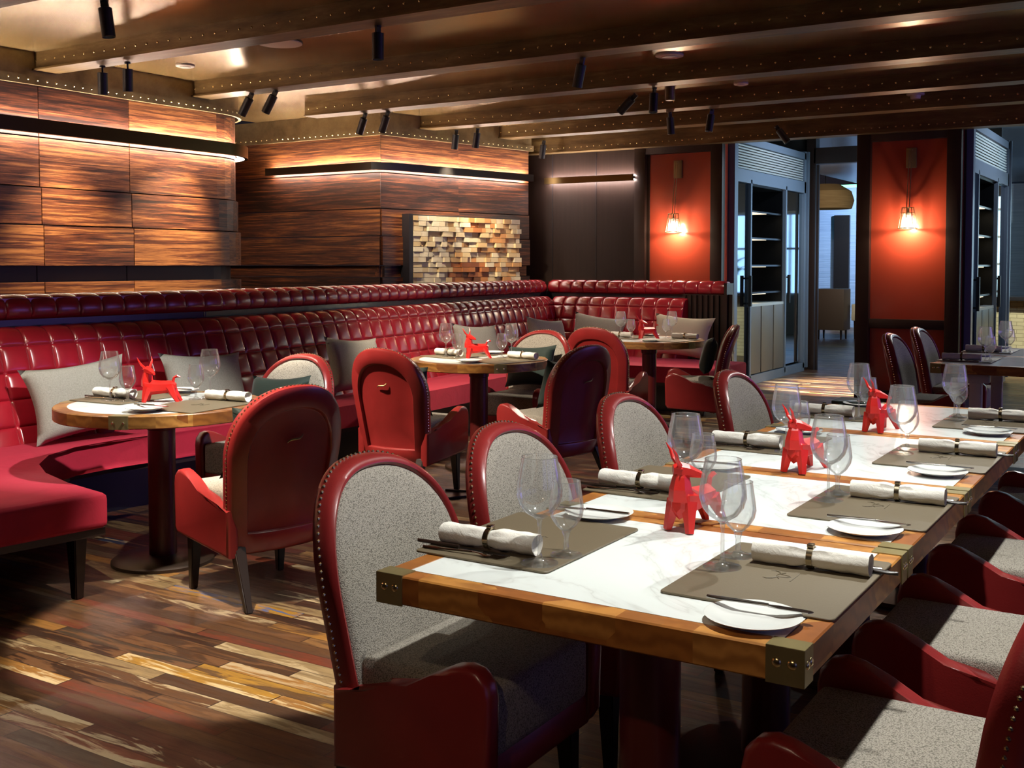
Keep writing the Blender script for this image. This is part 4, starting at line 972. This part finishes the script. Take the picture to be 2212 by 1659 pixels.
t = thing('ceiling_speaker', 'flat white disc speaker flush in the copper ceiling at upper left', 'speaker', (-5.30, 5.55, CEIL)); b = MB(); b.lathe([(.14, -.002), (.15, -.004), (.15, -.012), (.13, -.014), (.0005, -.014)], 36); b.build('grille', M['white_plate'], t, 40); b = MB(); b.lathe([(.155, -.001), (.155, -.006), (.148, -.006), (.148, -.001)], 36, caps=False); b.build('rim', M['black'], t)
for x, y, r, nm, lab in ((-6.5, 5.8, .07, 'smoke_detector', 'small pale disc detector by the plank wall, left of the white disc'), (-3.25, 7.35, .10, 'ceiling_sensor', 'round flush plate in the bright ceiling patch right of centre'), (-3.25, 8.8, .06, 'ceiling_sensor', 'little white plate on the ceiling above the left red bay'), (-2.15, 10.15, .075, 'smoke_detector', 'white domed smoke detector on the ceiling above the right red bay')):
    t = thing(nm, lab, 'detector', (x, y, CEIL)); b = MB(); b.lathe([(r, -.001), (r, -.012), (r * .9, -.016)], 24); b.build('plate', M['white_plate'], t)
    b = MB(); b.lathe([(r * .6, -.016), (r * .55, -.045 if r == .075 else -.022), (.001, -.05 if r == .075 else -.024)], 20); b.build('dome', M['white_plate'], t)
t = thing('ceiling_stub', 'short brown cylinder on the beam above the left red bay', 'ceiling fitting', (-3.62, 8.2, BEAM + .1)); b = MB(); b.lathe([(.035, -.16), (.04, -.15), (.04, 0)], 16); b.build('housing', M['beam'], t)
t = thing('downlight', 'small round downlight in the grey passage ceiling before the doorway', 'downlight', (-3.6, 13.3, 2.94)); b = MB(); b.lathe([(.06, -.004), (.06, 0)], 20); b.build('trim_ring', M['louvre'], t); b = MB(); b.lathe([(.04, -.006), (.04, -.004)], 20); b.build('lens', M['lens'], t)
spot((-3.6, 13.3, 2.92), (-3.6, 13.3, 0), 60, 90, .6, COOL)
t = thing('ceiling_light_panel', 'square glowing ceiling panel over the right hand passage, at the right edge', 'ceiling light', (-1.05, 12.4, 2.94)); b = MB(); b.box((0, 0, -.01), (.5, .5, .02)); b.build('frame', M['louvre'], t, 0); b = MB(); b.box((0, 0, -.022), (.44, .44, .006)); b.build('diffuser', M['lens'], t, 0)
def area(loc, target, w, sx, sy, color):
    d = bpy.data.lights.new('window_light', 'AREA'); d.shape = 'RECTANGLE'; d.size = sx; d.size_y = sy; d.energy = w; d.color = color
    o = bpy.data.objects.new('window_light', d); C.objects.link(o); o.location = loc; o.rotation_euler = (V(target) - V(loc)).to_track_quat('-Z', 'Y').to_euler(); return o
# spots added out of view to light the front of the room, housings invented
for x, y, ta, w, ang, bl, col, lab in ((-3.15, 2.5, (-2.95, 2.95, 0), 520, 40, .15, NEUT, 'over the open floor left of the front chair'), (-3.15, 1.55, (-2.9, 1.6, 0), 85, 58, .6, NEUT, 'over the floor at the lower left corner'),
        (-4.3, 2.08, (-4.5, 3.2, .5), 130, 60, .5, NEUT, 'over the near end of the banquette'), (-2.6, 3.3, (-4.0, 3.62, .7), 380, 48, .5, COOL, 'over the nearest round table'), (-.7, -.6, (-.85, 1.7, .55), 38, 32, .7, (1, .74, .5), 'behind the camera')):
    fixture(x, y, ta, 'added unseen spotlight ' + lab + ', out of the picture', 'added spotlights out of the picture', w, ang, bl, col)
# far rooms and passages: fill lights added, most without a fixture
spot((-5.0, 22.2, 2.85), (-6.4, 24.0, 1.0), 380, 120, .6, (.75, .86, 1)); spot((-4.6, 16.8, 2.85), (-5.6, 20.6, 2.5), 140, 80, .6, (1, .85, .7)); spot((0, 13.6, 2.85), (-.4, 16.0, .5), 600, 110, .6, (1, .93, .72))
spot((-3.0, 12.6, 2.85), (-4.3, 12.6, 1.6), 80, 120, .7, (.75, .86, 1)); spot((-.7, 12.6, 2.85), (-1.9, 12.6, 1.6), 80, 120, .7, (.75, .86, 1)); spot((-1.05, 12.4, 2.90), (-1.05, 8.3, .7), 240, 50, .5, COOL)

# ------------------------------------------------------------------ world and view
w = bpy.data.worlds.new('world'); bpy.context.scene.world = w; w.use_nodes = True
w.node_tree.nodes['Background'].inputs[0].default_value = (.035, .03, .04, 1); w.node_tree.nodes['Background'].inputs[1].default_value = .3
sc = bpy.context.scene
sc.view_settings.view_transform = 'Standard'; sc.view_settings.look = 'None'; sc.view_settings.exposure = 0.16; sc.view_settings.gamma = 1
sc.view_settings.use_curve_mapping = False
sc.cycles.max_bounces = 7; sc.cycles.diffuse_bounces = 3; sc.cycles.glossy_bounces = 4; sc.cycles.transparent_max_bounces = 16; sc.cycles.transmission_bounces = 4
sc.cycles.caustics_reflective = False; sc.cycles.caustics_refractive = False; sc.cycles.sample_clamp_indirect = 4
sc.cycles.use_denoising = True
